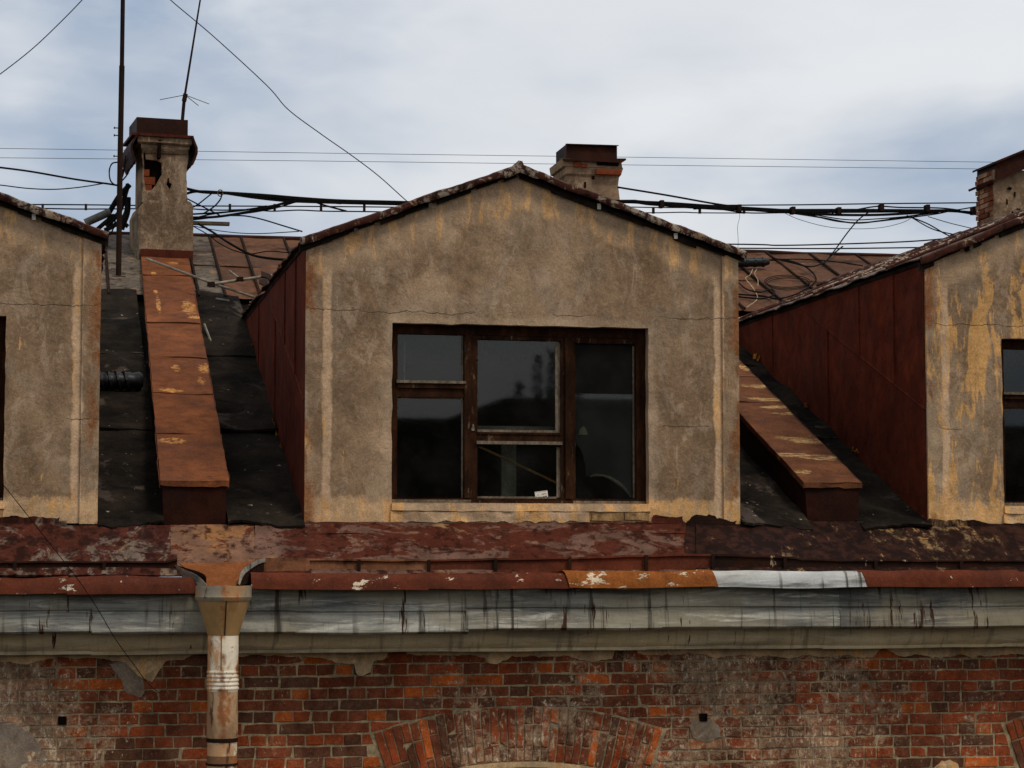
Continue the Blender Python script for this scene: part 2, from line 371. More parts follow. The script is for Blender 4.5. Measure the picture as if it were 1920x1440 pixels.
def peel(name, red, bare, amt, warm=(.34,.22,.12), w_amt=.0, dark=.0, drag=(1,1,1)):
    g = G(name, .72, .09)
    a = g.noise(1.0, 9, .76, g.map((3.6*drag[0], 3.6, 3.6*drag[2])), .9); b = g.noise(18, 6, .75); l = g.noise(1.3, 3, .5)
    r = g.mix(g.rng(b, .4, .7), red, tuple(v*1.5 for v in red))
    bb = g.mix(g.rng(g.noise(5, 5, .6), .35, .65), bare, tuple(v*.66 for v in bare))
    bb = g.mix(g.rng(g.noise(1.0, 5, .6, g.map((3,3,.7),(2,2,2))), .56-w_amt, .70-w_amt), bb, warm)
    e = g.m2('ADD', a, g.m2('MULTIPLY', g.m2('SUBTRACT', l, .5), .5))
    e = g.m2('ADD', e, g.m2('MULTIPLY', g.m2('SUBTRACT', b, .5), .22))
    msk = g.rng(e, .52-amt, .575-amt)
    c = g.mix(g.m2('MULTIPLY', msk, .85), r, bb)
    st = g.noise(1.0, 5, .7, g.map((11,11,1.6),(1,1,4)), .2)
    c = g.mix(g.rng(st, .50-dark, .64-dark, 0, .9), c, tuple(v*.32 for v in red))
    g.col(c, .6, (1.0,.88,.72)); g.bump(g.m2('ADD', g.m2('MULTIPLY', msk, -.5), g.m2('MULTIPLY', b, .4)), .35, .004); return g
peel('apron_mauve', (.072,.0185,.0105), (.20,.125,.105), .035, drag=(.6,1,1.2))
peel('apron_left', (.066,.019,.012), (.24,.20,.175), -.005, dark=.05, drag=(1.5,1,.6))
peel('apron_right', (.034,.013,.009), (.26,.175,.105), -.045, warm=(.40,.26,.12), w_amt=.08, dark=.09, drag=(2.2,1,.5))
peel('apron_pink', (.10,.028,.016), (.24,.145,.105), .03, warm=(.34,.18,.08), w_amt=.04, drag=(.6,1,1.4))
peel('verge_paint', (.052,.018,.012), (.46,.41,.36), -.01, drag=(3.2,1,3.2))
peel('roof_grey_sheet', (.10,.065,.05), (.24,.20,.18), .06, drag=(.6,1.,1))
peel('sheet_silver', (.10,.075,.06), (.19,.17,.15), .10, drag=(.4,1,1))

def galva(name, a, b, white, rusts, warm=(.36,.31,.22), dk=.9):
    g = G(name, .7, .15); X, Y, Z = g.xyz()
    h = g.noise(1.0, 7, .66, g.map((1.0,4,11)), .6); h2 = g.noise(1.0, 6, .7, g.map((1.5,4,13),(4,1,2)), .8); bl = g.noise(1.4, 4, .6)
    c = g.mix(g.rng(h, .40, .60), a, b)
    c = g.mix(g.rng(bl, .42, .62, 0, .6), c, warm)
    c = g.mix(g.rng(g.noise(1., 6, .65, g.map((.8,3,7),(9,2,5)), .5), .50, .66, 0, dk), c, (.085,.088,.09))
    c = g.mix(g.rng(h2, .52, .68, 0, .8), c, white)
    v = g.noise(1.0, 4, .6, g.map((20,3,1.1),(2,0,3)), .1)
    c = g.mix(g.m2('MULTIPLY', g.m2('MULTIPLY', g.rng(v, .54, .68), dk), g.rng(g.noise(.9, 3, .5, g.map((1,1,1),(0,3,0))), .42, .54)), c, (.045,.040,.034))
    rv = g.noise(1.0, 3, .6, g.map((24,3,3.0),(6,0,1)), .1)
    rm = g.m2('MULTIPLY', g.rng(rv, .625-rusts, .68-rusts), g.rng(g.noise(1.25, 3, .5, g.map((1,1,.4),(8,3,0))), .47, .54))
    c = g.mix(rm, c, (.055,.024,.012)); g.col(c, .35, (1.04,.98,.84)); g.bump(h2, .12, .004)
    return g
galva('galvanised', (.155,.158,.160), (.36,.36,.34), (.68,.67,.64), .01)
galva('galvanised_warm', (.55,.45,.30), (.66,.55,.39), (.68,.60,.46), -.04, (.62,.48,.29), .45)
galva('galvanised_dark', (.095,.095,.092), (.20,.195,.185), (.42,.41,.38), .04)
galva('galvanised_new', (.42,.45,.50), (.50,.53,.58), (.60,.63,.68), -.3, (.52,.52,.52))
galva('lip_metal', (.17,.17,.17), (.27,.26,.24), (.36,.35,.33), .05, (.36,.22,.11))

g = G('felt', .95, .05)
a = g.noise(2.0, 5, .6); b = g.noise(30, 4, .7)
c = g.mix(g.rng(a, .35, .65), (.0075,.0065,.0052), (.026,.021,.0165))
c = g.mix(g.rng(g.noise(1.0, 7, .72, g.map((1.6,1.1,1)), .6), .565, .62, 0, .8), c, (.072,.060,.054))
c = g.mix(g.rng(g.noise(17, 2, .5), .755, .77), c, (.30,.26,.2)); c = g.mix(g.rng(b, .5, .8, 0, .3), c, (.035,.03,.025))
g.col(c, .9, (1.05,.93,.80)); g.bump(g.m2('ADD', a, g.m2('MULTIPLY', b, .3)), .7, .012); g.bump(g.noise(3.0, 4, .6, g.map((1,.5,1)), .8), .8, .06)

g = G('brick', .95, .05); X, Y, Z = g.xyz()
t = g.attr('tone'); n1 = g.noise(16, 6, .7); n2 = g.noise(55, 3, .7)
c = g.mix(g.rng(n1, .35, .7, 0, .6), t, g.mix(1., t, (.45,.42,.45), 'MULTIPLY'))
c = g.mix(g.rng(n2, .5, .75, 0, .4), c, g.mix(1., t, (1.6,1.5,1.4), 'MULTIPLY'))
def centre(g, x, z, r, amp, sx=1.):
    X, Y, Z = g.xyz(); dx = g.m2('MULTIPLY', g.m2('SUBTRACT', X, x), sx); dz = g.m2('SUBTRACT', Z, z)
    return g.rng(g.m2('SQRT', g.m2('ADD', g.m2('MULTIPLY', dx, dx), g.m2('MULTIPLY', dz, dz))), 0, r, amp, 0, True)
def lime(g):
    q = g.m2('ADD', centre(g, fx(60), fz(1410), 1.0, .30), centre(g, fx(1390), fz(1335), 1.15, .20))
    q = g.m2('ADD', q, g.m2('ADD', centre(g, fx(1640), fz(1430), 1.2, .17), centre(g, fx(960), fz(1390), 1.6, .07)))
    q = g.m2('ADD', q, g.m2('ADD', centre(g, fx(1250), fz(1260), .9, .06), centre(g, fx(120), fz(1300), .6, .08)))
    return g.m2('ADD', q, g.m2('SUBTRACT', g.noise(1.1, 4, .6), .5))
def limed(g, c, n1, base):
    lm = lime(g); sp = g.noise(13, 8, .78, g.map((1,1,1.4)), .5); ver = g.noise(1., 7, .78, g.map((30,30,16)))
    msk = g.rng(g.m2('ADD', sp, g.m2('MULTIPLY', lm, .95)), base, base+.10)
    c = g.mix(g.m2('MULTIPLY', msk, .74), c, g.mix(g.rng(n1, .36, .64), (.48,.375,.27), (.25,.17,.13)))
    return g.mix(g.rng(g.m2('ADD', ver, g.m2('MULTIPLY', lm, .30)), .615, .655, 0, .9), c, (.62,.55,.46))
c = g.mix(g.rng(g.noise(5, 6, .7), .35, .7, .02, .22), c, (.29,.205,.145)); c = limed(g, c, n1, .60)
g.col(c, 1., (1.12,.97,.76)); g.bump(g.m2('ADD', n1, g.m2('MULTIPLY', n2, .4)), .8, .010)

g = G('mortar', .95, .1); n1 = g.noise(22, 6, .7)
c = g.mix(g.rng(n1, .35, .68), (.32,.245,.15), (.54,.425,.275)); c = g.mix(g.rng(g.noise(3, 4), .45, .65, 0, .45), c, (.10,.075,.055))
c = limed(g, c, n1, .62)
g.col(c, 1., (1,.94,.80)); g.bump(n1, .8, .012)

def simple(name, c1, c2, sc_=6, rough=.7, spec=.3, map_=(1,1,1), metal=0., bumpd=.003):
    g = G(name, rough, spec, metal); a = g.noise(sc_, 5, .65, g.map(map_))
    g.col(g.mix(g.rng(a, .35, .68), c1, c2)); g.bump(a, .3, bumpd); return g
g = simple('frame_wood', (.020,.0075,.003), (.048,.019,.008), 7, .8, .06, (5,5,1))
g = G('sash_wood', .8, .06); a = g.noise(1, 6, .7, g.map((9,9,3))); b = g.noise(1., 6, .75, g.map((22,22,6),(3,1,1)))
c = g.mix(g.rng(a, .4, .65), (.022,.009,.0042), (.050,.021,.010)); c = g.mix(g.rng(b, .58, .66, 0, .7), c, (.17,.125,.085)); g.col(c); g.bump(b, .4, .003)
simple('bead_wood', (.13,.105,.08), (.25,.21,.165), 9, .75, .2, (4,4,2))
simple('batten_wood', (.012,.009,.007), (.03,.022,.016), 8, .9, .1)
simple('cable_black', (.004,.004,.0045), (.008,.008,.008), 20, .8, .08)
simple('grey_wood', (.075,.065,.045), (.13,.11,.08), 9, .9, .1, (1,6,6))
simple('steel_tube', (.17,.155,.13), (.30,.27,.23), 14, .5, .4, metal=.3)
simple('pale_wire', (.40,.34,.24), (.55,.48,.36), 9, .8, .1)
simple('black_plastic', (.005,.005,.006), (.011,.011,.012), 12, .45, .3)
simple('grey_tube', (.05,.055,.058), (.10,.105,.11), 9, .6, .3)
simple('stick_wood', (.60,.36,.12), (.75,.46,.17), 12, .7, .2)
simple('label_paper', (.72,.73,.72), (.82,.82,.80), 5, .7, .2)
simple('ink', (.02,.02,.02), (.04,.04,.04), 5, .7, .2)
simple('film_white', (.5,.5,.47), (.7,.69,.65), 4, .5, .3)
simple('dark_board', (.005,.005,.005), (.011,.010,.009), 4, .8, .1)
simple('moss', (.30,.11,.015), (.50,.20,.02), 20, .9, .1)
simple('asphalt', (.045,.045,.045), (.07,.068,.064), 2, .95, .1)
simple('cavity', (.006,.004,.003), (.015,.009,.006), 9, .95, .05)
simple('far_wall', (.055,.05,.045), (.09,.08,.07), .3, .95, .05)
simple('far_leaf', (.03,.045,.02), (.06,.075,.035), .8, .95, .05)

def pipe_mat(name, white, amt, tanc=(.36,.23,.13)):
    g = G(name, .38, .45); b = g.noise(9, 5, .65); d = g.noise(1., 6, .72, g.map((4,4,2.2)), .4); e = g.noise(1., 4, .6, g.map((11,11,3),(3,3,3)))
    c = g.mix(g.rng(b, .4, .7), white, tuple(v*.8 for v in white))
    c = g.mix(g.rng(g.noise(1., 6, .65, g.map((6,6,3.0)), .4), .49-amt, .58-amt), c, tanc)
    c = g.mix(g.rng(d, .575-amt, .64-amt), c, (.34,.135,.045)); c = g.mix(g.rng(e, .63-amt*.5, .70-amt*.5), c, (.10,.036,.014))
    X, Y, Z = g.xyz(); sx_ = g.m2('ABSOLUTE', g.m2('ADD', g.m2('SUBTRACT', X, fx(414,-.62,1300)), g.m2('MULTIPLY', g.m2('SUBTRACT', g.noise(4, 5, .7), .5), .12)))
    c = g.mix(g.m2('MULTIPLY', g.rng(sx_, .004, .03, 1, 0), g.rng(g.noise(1., 5, .65, g.map((2,2,5),(1,7,3))), .40, .56)), c, (.26,.095,.03))
    g.col(c, .3, (1.02,.92,.76)); g.bump(b, .15, .003); g.rgh(g.rng(d, .4, .7, .35, .75)); return g
pipe_mat('pipe_white', (.86,.81,.72), .045, (.60,.36,.20)); pipe_mat('pipe_tan', (.50,.34,.21), .06, (.33,.20,.115)); pipe_mat('pipe_rust', (.36,.21,.10), .08, (.22,.11,.05))
pipe_mat('funnel_metal', (.38,.235,.105), .0, (.29,.165,.065)); pipe_mat('funnel_rim', (.27,.24,.19), .03, (.38,.22,.10))

g = G('glass', .03, .5)
nt = g.nt; out = nt.nodes['Material Output']
fr = g.n('ShaderNodeFresnel'); fr.inputs[0].default_value = 1.5
gl = g.n('ShaderNodeBsdfGlossy'); gl.inputs['Roughness'].default_value = .022; gl.inputs['Color'].default_value = (.72,.72,.70,1)
bp = g.n('ShaderNodeBump'); bp.inputs['Strength'].default_value = .05; bp.inputs['Distance'].default_value = .02; g.nt.nodes.remove(bp)
tr = g.n('ShaderNodeBsdfTransparent'); tr.inputs[0].default_value = (.74,.75,.72,1)
df = g.n('ShaderNodeBsdfDiffuse'); df.inputs[0].default_value = (.16,.15,.13,1)
m1 = g.n('ShaderNodeMixShader'); m2 = g.n('ShaderNodeMixShader')
nt.links.new(g.rng(g.noise(3.0, 5, .65), .35, .8, .004, .06), m1.inputs[0]); nt.links.new(tr.outputs[0], m1.inputs[1]); nt.links.new(df.outputs[0], m1.inputs[2])
nt.links.new(fr.outputs[0], m2.inputs[0]); nt.links.new(m1.outputs[0], m2.inputs[1]); nt.links.new(gl.outputs[0], m2.inputs[2]); nt.links.new(m2.outputs[0], out.inputs[0])
nt.nodes.remove(g.b)
g = G('torn_film', .4, .4); nt = g.nt; out = nt.nodes['Material Output']
tr = g.n('ShaderNodeBsdfTransparent'); m1 = g.n('ShaderNodeMixShader'); nt.links.new(g.rng(g.noise(5, 5, .7), .3, .75, .12, .45), m1.inputs[0])
g.b.inputs['Base Color'].default_value = (.30,.30,.28,1); nt.links.new(tr.outputs[0], m1.inputs[1]); nt.links.new(g.b.outputs[0], m1.inputs[2]); nt.links.new(m1.outputs[0], out.inputs[0])

# ================================================================== SETTING
GZ = -13.5
gm = MB(); gm.add([(-1500,-1500,GZ),(1500,-1500,GZ),(1500,1500,GZ),(-1500,1500,GZ)], [(0,1,2,3)])
tag(gm.build('ground', 'asphalt'), None, None, kind='structure')

# ------------------------------------------------------------------ brick wall
WX0, WX1 = -2.6, 12.2
ZC = fz(1222)                                                # wall top, under the cornice
wall = thing('brick_wall', (3.4, 0, GZ), 'weathered red brick wall with lime stains and arched window heads under the cornice', 'wall')
ACZ = P(975, 2215, 0).z; AXC = fx(975, 0, 1380); RO = P(975,1326,0).z-ACZ; RI = P(975,1427,0).z-ACZ
arches = [AXC-PITCHX, AXC, AXC+PITCHX]
AHW = math.radians(18.6)
zsp = ACZ+RI*math.cos(AHW)
def arch_hole(cx):
    hw = RI*math.sin(AHW); pts = [(cx-hw, -3.6), (cx+hw, -3.6)]
    for i in range(17):
        a = AHW-2*AHW*i/16; pts.append((cx+RI*math.sin(a), ACZ+RI*math.cos(a)))
    return pts
mb = MB(); mb.plate([[(WX0,GZ),(WX1,GZ),(WX1,ZC+.05),(WX0,ZC+.05)]]+[arch_hole(c) for c in arches], lambda x,z: Vector((x,0,z)), (0,.45,0))
mb.build('mortar_bed', 'mortar', wall)
def pick_tone(x, z):
    r = random.random(); soot = mn.noise(Vector((x*.55+3, z*1.6, 4)))
    if r < .085: t = (.52,.120,.024)
    elif r < .42: t = (.32,.068,.025)
    elif r < .78: t = (.215,.056,.029)
    else: t = (.125,.050,.034)
    k = random.uniform(.78,1.18)*(1-.35*max(0,soot)); return tuple(v*k for v in t)
def brick_mesh(mb, poly, p, tone, fancy=True):
    n = len(poly); cx = sum(q[0] for q in poly)/n; cz = sum(q[1] for q in poly)/n
    def ins(q, d):
        v = Vector((cx-q[0], cz-q[1])); l = v.length; v = v/l if l else v; return (q[0]+v.x*d*1.4, q[1]+v.y*d*1.4)
    if n == 4 and fancy:
        cn = random.randrange(4) if random.random() < .3 else -1; pp = []
        for i in range(4):
            a, b = poly[i], poly[(i+1)%4]
            k = random.uniform(.1,.35) if i == cn else 0
            pp.append((a[0]+(cx-a[0])*k*.35, a[1]+(cz-a[1])*k))
            if math.hypot(b[0]-a[0], b[1]-a[1]) > .1:
                for t_ in (.34,.68): pp.append((a[0]+(b[0]-a[0])*t_, a[1]+(b[1]-a[1])*t_))
        poly = pp; n = len(poly)
    j = [(q[0]+random.uniform(-.0045,.0045), q[1]+random.uniform(-.004,.004)) for q in poly]
    fr = [ins(q, random.uniform(.002,.008)) for q in j]; tilt = random.uniform(-.0015,.0015)
    vs = [(q[0], .02, q[1]) for q in j]+[(q[0], -p+.005, q[1]) for q in j]+[(q[0], -p+(tilt if i%2 else -tilt)*.6+random.uniform(-.001,.001), q[1]) for i, q in enumerate(fr)]
    fs = [(i,(i+1)%n,n+(i+1)%n,n+i) for i in range(n)]+[(n+i,n+(i+1)%n,2*n+(i+1)%n,2*n+i) for i in range(n)]+[tuple(range(2*n,3*n))]
    mb.tone = tone; mb.add(vs, fs)
COURSE = .0838; bricks = []
z_first = ZC-.005
FR0, FR1 = -.36, 7.5
row = 0; zt = z_first; TOPZ = fz(1244)
z = TOPZ+COURSE*2
while z > -2.0:
    hdr = (row % 2 == 0); pit = .1385 if hdr else .272
    x = WX0+.5+random.uniform(0,.1)+(0 if hdr else .07); wave = row*.37
    while x < WX1-1.6:
        L = pit*random.uniform(.96,1.04)
        if not hdr and random.random() < .10: L = .1385
        if random.random() < .03: L *= .7
        if x > WX0+.9:
            dz = .006*mn.noise(Vector((x*.5, row*.4, 2)))
            z1 = z+dz; z0 = z1-COURSE+.0105; a, b = x+.005, x+L-.005
            poly = [(a,z0),(b,z0),(b,z1),(a,z1)]
            if z1 > ZC: poly = clip(poly, 0, 1, ZC)
            for cx in arches:
                if len(poly) < 3: break
                mx = sum(q[0] for q in poly)/len(poly); mz = sum(q[1] for q in poly)/len(poly)
                v = Vector((mx-cx, mz-ACZ)); ang = abs(math.atan2(v.x, v.y))
                if ang < AHW+.05 and v.length < RO+.2:
                    if ang < AHW+.004 or True:
                        sa = math.copysign(AHW+.004, v.x)
                        if abs(ang) < AHW and v.length >= RO-.03:
                            vn = v.normalized(); poly = clip(poly, -vn.x, -vn.y, -(vn.x*cx+vn.y*ACZ+RO+.012))
                        elif v.length < RO+.03 and ang >= AHW-.012:
                            nx, nz = math.cos(sa), -math.sin(sa)
                            if sa < 0: nx, nz = -nx, -nz
                            poly = clip(poly, -nx, -nz, -(nx*cx+nz*ACZ+.012))
                        elif v.length < RO: poly = []
            if len(poly) >= 3:
                ar = .5*abs(sum(poly[i][0]*poly[(i+1)%len(poly)][1]-poly[(i+1)%len(poly)][0]*poly[i][1] for i in range(len(poly))))
                if ar > .0007:
                    mx = sum(q[0] for q in poly)/len(poly); mz = sum(q[1] for q in poly)/len(poly)
                    vis = FR0 < mx < FR1 and mz > -1.47-(mx-FR0)*.018
                    bricks.append((vis, ar, poly, mx, mz))
        x += L
    z -= COURSE; row += 1
bricks.sort(key=lambda b: (-int(b[0]), -b[1]))
rest = MB()
for i, (vis, ar, poly, mx, mz) in enumerate(bricks):
    p = random.uniform(.003,.009) if random.random() > .1 else random.uniform(.003, .004)
    tone = pick_tone(mx, mz)
    if vis and i < 290:
        mb = MB(); brick_mesh(mb, poly, p, tone); mb.build('brick', 'brick', wall)
    else: brick_mesh(rest, poly, p, tone)
o = rest.build('brick_courses', 'brick', wall); o['kind'] = 'stuff'
# arches of upright bricks
for ai, cx in enumerate(arches):
    ap = MB()
    for k in range(49):                                      # plastered soffit moulding under the arch
        pass
    pr = [(RI-.004, -.02), (RI-.045, -.015), (RI-.06, .03), (RI-.06, .2), (RI-.004, .2)]
    vs = []; fs = []
    for i in range(25):
        a = -AHW+2*AHW*i/24
        for (r_, y_) in pr: vs.append((cx+r_*math.sin(a), y_, ACZ+r_*math.cos(a)))
    for i in range(24):
        for j in range(5): fs.append((i*5+j, i*5+(j+1)%5, (i+1)*5+(j+1)%5, (i+1)*5+j))
    ap.add(vs, fs); arch = ap.build('window_arch', 'plaster_patch', wall)
    nv = 33; inframe = []
    for i in range(nv):
        a0 = -AHW+2*AHW*i/nv; a1 = -AHW+2*AHW*(i+1)/nv; g_ = .0045/RO
        cuts = [RI+.004, RI+random.choice([.10,.13,.26,.28]), RO+random.uniform(-.012,.01)]
        if cuts[1]-cuts[0] > .24: cuts[1] = RI+random.choice([.25,.27]) 
        for r0, r1 in ((cuts[0], cuts[1]-.005), (cuts[1]+.005, cuts[2])):
            poly = [(cx+r0*math.sin(a0+g_), ACZ+r0*math.cos(a0+g_)), (cx+r0*math.sin(a1-g_), ACZ+r0*math.cos(a1-g_)),
                    (cx+r1*math.sin(a1-g_), ACZ+r1*math.cos(a1-g_)), (cx+r1*math.sin(a0+g_), ACZ+r1*math.cos(a0+g_))]
            mx = (poly[0][0]+poly[2][0])/2; mz = (poly[0][1]+poly[2][1])/2
            if not (WX0+.6 < mx < WX1-1.4): continue
            mb = MB(); brick_mesh(mb, poly, random.uniform(.006,.012), pick_tone(mx, -1.2)); mb.build('brick', 'brick', arch)
    wb = MB(); hw = RI*math.sin(AHW)-.06
    wb.plate([[(cx-hw,-3.6),(cx+hw,-3.6),(cx+hw,zsp-.05)]+[(cx+(RI-.06)*math.sin(AHW-2*AHW*i/12), ACZ+(RI-.06)*math.cos(AHW-2*AHW*i/12)) for i in range(1,12)]+[(cx-hw,zsp-.05)]], lambda x,z: Vector((x,.16,z)), (0,.05,0))
    wb.build('window_board', 'frame_wood', arch)
# plaster left on the wall
patches = [([(-40,1215),(60,1215),(120,1215),(200,1215),(300,1215),(380,1215),(350,1228),(310,1235),(285,1274),(258,1262),(236,1238),(205,1232),(170,1228),(140,1231),(115,1226),(78,1233),(45,1240),(20,1235),(-40,1238)], 'plaster_patch', .022),
    ([(225,1232),(262,1250),(272,1290),(262,1308),(238,1300),(228,1270),(205,1240)], 'plaster_grey', .014),
    ([(430,1214),(560,1214),(730,1214),(722,1229),(700,1236),(694,1255),(680,1262),(668,1258),(664,1240),(640,1238),(595,1228),(560,1226),(500,1224),(440,1224)], 'plaster_patch', .022),
    ([(760,1214),(1000,1214),(1150,1214),(1146,1230),(1110,1236),(1088,1233),(1060,1224),(1010,1228),(960,1224),(948,1233),(930,1240),(915,1238),(908,1228),(880,1222),(800,1224),(762,1222)], 'plaster_patch', .022),
    ([(1190,1212),(1500,1212),(1700,1212),(1960,1212),(1960,1226),(1900,1222),(1860,1224),(1820,1229),(1796,1222),(1762,1230),(1745,1229),(1722,1222),(1690,1226),(1655,1214),(1636,1226),(1608,1227),(1590,1222),(1470,1228),(1440,1223),(1330,1226),(1290,1218),(1240,1224),(1195,1220)], 'plaster_patch', .022),
    ([(-30,1350),(20,1352),(60,1375),(88,1420),(92,1450),(-30,1450)], 'plaster_grey', .008),
    ([(1298,1352),(1330,1348),(1348,1362),(1350,1382),(1325,1392),(1300,1384),(1294,1368)], 'plaster_grey', .010),
    ([(1738,1452),(1750,1440),(1765,1426),(1780,1424),(1795,1432),(1800,1452)], 'plaster_patch', .014)]
for i, (pl, mt, th) in enumerate(patches):
    q = [(P(x,y,0).x, P(x,y+(5 if 1217 < y < 1300 else 0),0).z) for x, y in pl]
    mb = MB(); mb.plate([ragged(q, .022, .012, i*3.1)], lambda x,z,th=th: Vector((x,-th-.006*mn.noise(Vector((x*7,z*7,1))),z)), (0,th+.01,0))
    mb.build('plaster_patch', mt, wall)
for (x, y) in ((117,1351),(1318,1345)):   # putlog holes
    q = P(x,y,0); s_ = .022 if y < 1340 or y > 1370 else .03
    mb = MB(); mb.box(q.x-s_, q.x+s_, -.0165, .01, q.z-s_, q.z+s_); mb.build('wall_hole', 'cavity', wall)

# ------------------------------------------------------------------ cornice
cor = thing('metal_cornice', (3.4, -.3, fz(1225,-.1)), 'long galvanised sheet cornice with drips and grey weathering above the brick wall', 'cornice')
Yc = -.40
zf = lambda y: fz(y, Yc)
mb = MB(); mb.box(WX0, WX1, -.07, .4, fz(1214,-.05), zf(1108)); mb.box(WX0, WX1, -.36, .4, zf(1172), zf(1092)); mb.build('cornice_core', 'batten_wood', cor)
js = [-420, 176, 556, 876, 1238, 1576, 1885, 2900]
mats = ['galvanised','galvanised','galvanised','galvanised','galvanised','galvanised_dark','galvanised_dark']
prof = [(-.385,zf(1098)),(-.392,zf(1112)),(-.410,zf(1130)),(-.412,zf(1139)),(-.398,zf(1142)),(-.400,zf(1144)),(-.418,zf(1147)),(-.428,zf(1160)),(-.432,zf(1178)),(-.415,zf(1182)),(-.30,zf(1184))]
for i in range(len(js)-1):
    x0, x1 = fx(js[i],Yc,1140), fx(js[i+1],Yc,1140); d = (i%2)*.004; dz = [0,-.010,-.022,.0,.004,-.004,0][i]
    mb = MB(); mb.strip([(y-d, z+dz) for y, z in prof], x0-.012, x1+.003, 26, .004, .008, i*4.3); mb.build('cornice_panel', mats[i], cor, True)
jl = [-420, 174, 548, 864, 1216, 1550, 1885, 2900]
prof2 = [(-.30,fz(1172,-.3)),(-.250,fz(1180,-.25)),(-.240,fz(1192,-.24)),(-.225,fz(1203,-.22)),(-.195,fz(1211,-.19)),(-.175,fz(1214,-.18)),(-.173,fz(1220,-.17)),(-.05,fz(1220,-.05))]
for i in range(len(jl)-1):
    x0, x1 = fx(jl[i],-.25,1200), fx(jl[i+1],-.25,1200); d = (i%2)*.004
    mb = MB(); mb.strip([(y-d, z-d) for y, z in prof2], x0-.01, x1+.003, 22, .004, .006, i*2.7+50); mb.build('cove_panel', 'galvanised_warm', cor, True)

# ------------------------------------------------------------------ eaves: drip sheets, gutter, apron
eav = thing('eaves_edge', (3.4, -.45, zf(1105)), 'row of rusty drip edge sheets along the eaves, one bare silver and one orange', 'eaves')
je = [(-420,128,'red_fascia'),(128,372,'red_fascia'),(472,785,'red_fascia'),(785,1058,'red_fascia'),(1058,1330,'orange_fascia'),(1330,1608,'galvanised_new'),(1608,1905,'red_fascia'),(1905,2900,'red_fascia')]
for i, (a, b, mt) in enumerate(je):
    x0, x1 = fx(a,-.46,1090), fx(b,-.46,1090); t0, t1 = (1081,1113) if i < 2 else (1073,1103)
    if i >= 4: t0, t1 = 1070, 1101
    px_ = min(max((a+b)/2, 0), 1920)
    z0, z1 = fz(t0,-.47,px_), fz(t1,-.49,px_); d = .004*(i%3)
    pr = [(-.26,z0-.012),(-.40,z0-.006),(-.475-d,z0),(-.500-d,z0-.016),(-.520-d,(z0+z1)/2),(-.528-d,z1),(-.515-d,z1-.003)]
    mb = MB(); mb.strip(pr, x0-(.05 if i > 2 else .01), x1+(.06 if i == 2 else -.03 if i > 2 else 0), 24, .004, .017, i*5.1, 3.0, (-.014 if i == 2 else 0), .09 if i > 2 else 0.); o = mb.build('drip_sheet', mt, eav, True)
    if mt == 'galvanised_new': o['label'] = 'bare silver drip edge sheet'
    if mt == 'orange_fascia': o['label'] = 'orange rusty drip edge sheet with peeling white paint'
gut = thing('eaves_gutter', (3.4, -.3, fz(1073,-.3)), 'low standing sheet metal gutter running along the eaves to the funnel', 'gutter')
gs = [(-420,-60,'gutter_dark'),(-60,140,'gutter_dark'),(140,332,'gutter_dark'),(478,672,'gutter_rust'),(672,803,'gutter_rust'),(803,928,'gutter_red'),(928,1067,'gutter_red'),(1067,1210,'gutter_red'),(1210,1335,'gutter_red'),(1335,1470,'gutter_dark'),(1470,1640,'gutter_dark'),(1640,1800,'gutter_dark'),(1800,1960,'gutter_dark'),(1960,2900,'gutter_dark')]
gtop = lambda px: 1052 if px < 332 else (1046-8*math.exp(-((px-1300)/180)**2)+(4 if px > 1500 else 0)+3*math.exp(-((px-760)/150)**2))
for i, (a, b, mt) in enumerate(gs):
    n = 10; mb = MB(); vs = []
    rows = [(0,-.300),(0.0,-.312),(.12,-.316),(.22,-.300),(.6,-.304),(1,-.310),(1.02,-.35)]
    for k in range(n+1):
        px_ = a+(b-a)*k/n; X_ = fx(px_,-.3,1055); zt_ = fz(gtop(px_)+1.6*mn.noise(Vector((px_*.02,0,0))),-.3,px_); zb_ = fz(1076+(3 if a < 332 else 0)-(4 if px_ > 1000 else 0),-.3,px_)
        for f_, y_ in rows: vs.append((X_, y_+.006*mn.noise(Vector((px_*.03,f_*2,i))), zt_+(zb_-zt_)*f_))
    m_ = len(rows); fs = [(k*m_+j,(k+1)*m_+j,(k+1)*m_+j+1,k*m_+j+1) for k in range(n) for j in range(m_-1)]
    mb.add(vs, fs); mb.add([(v[0],v[1]+.012,v[2]-.001) for v in vs], fs); mb.build('gutter_sheet', mt, gut, True)
for px_ in (28,195,672,803,928,1067,1210,1335,1470,1640,1800):
    X_ = fx(px_,-.3,1060); mb = MB(); mb.box(X_-.012,X_+.012,-.332,-.318,fz(1074,-.3),fz(gtop(px_)+1,-.3,px_)); mb.box(X_-.012,X_+.012,-.47,-.318,fz(1076,-.3),fz(1074,-.3)-.001); mb.build('gutter_bracket', 'mast_metal', gut)

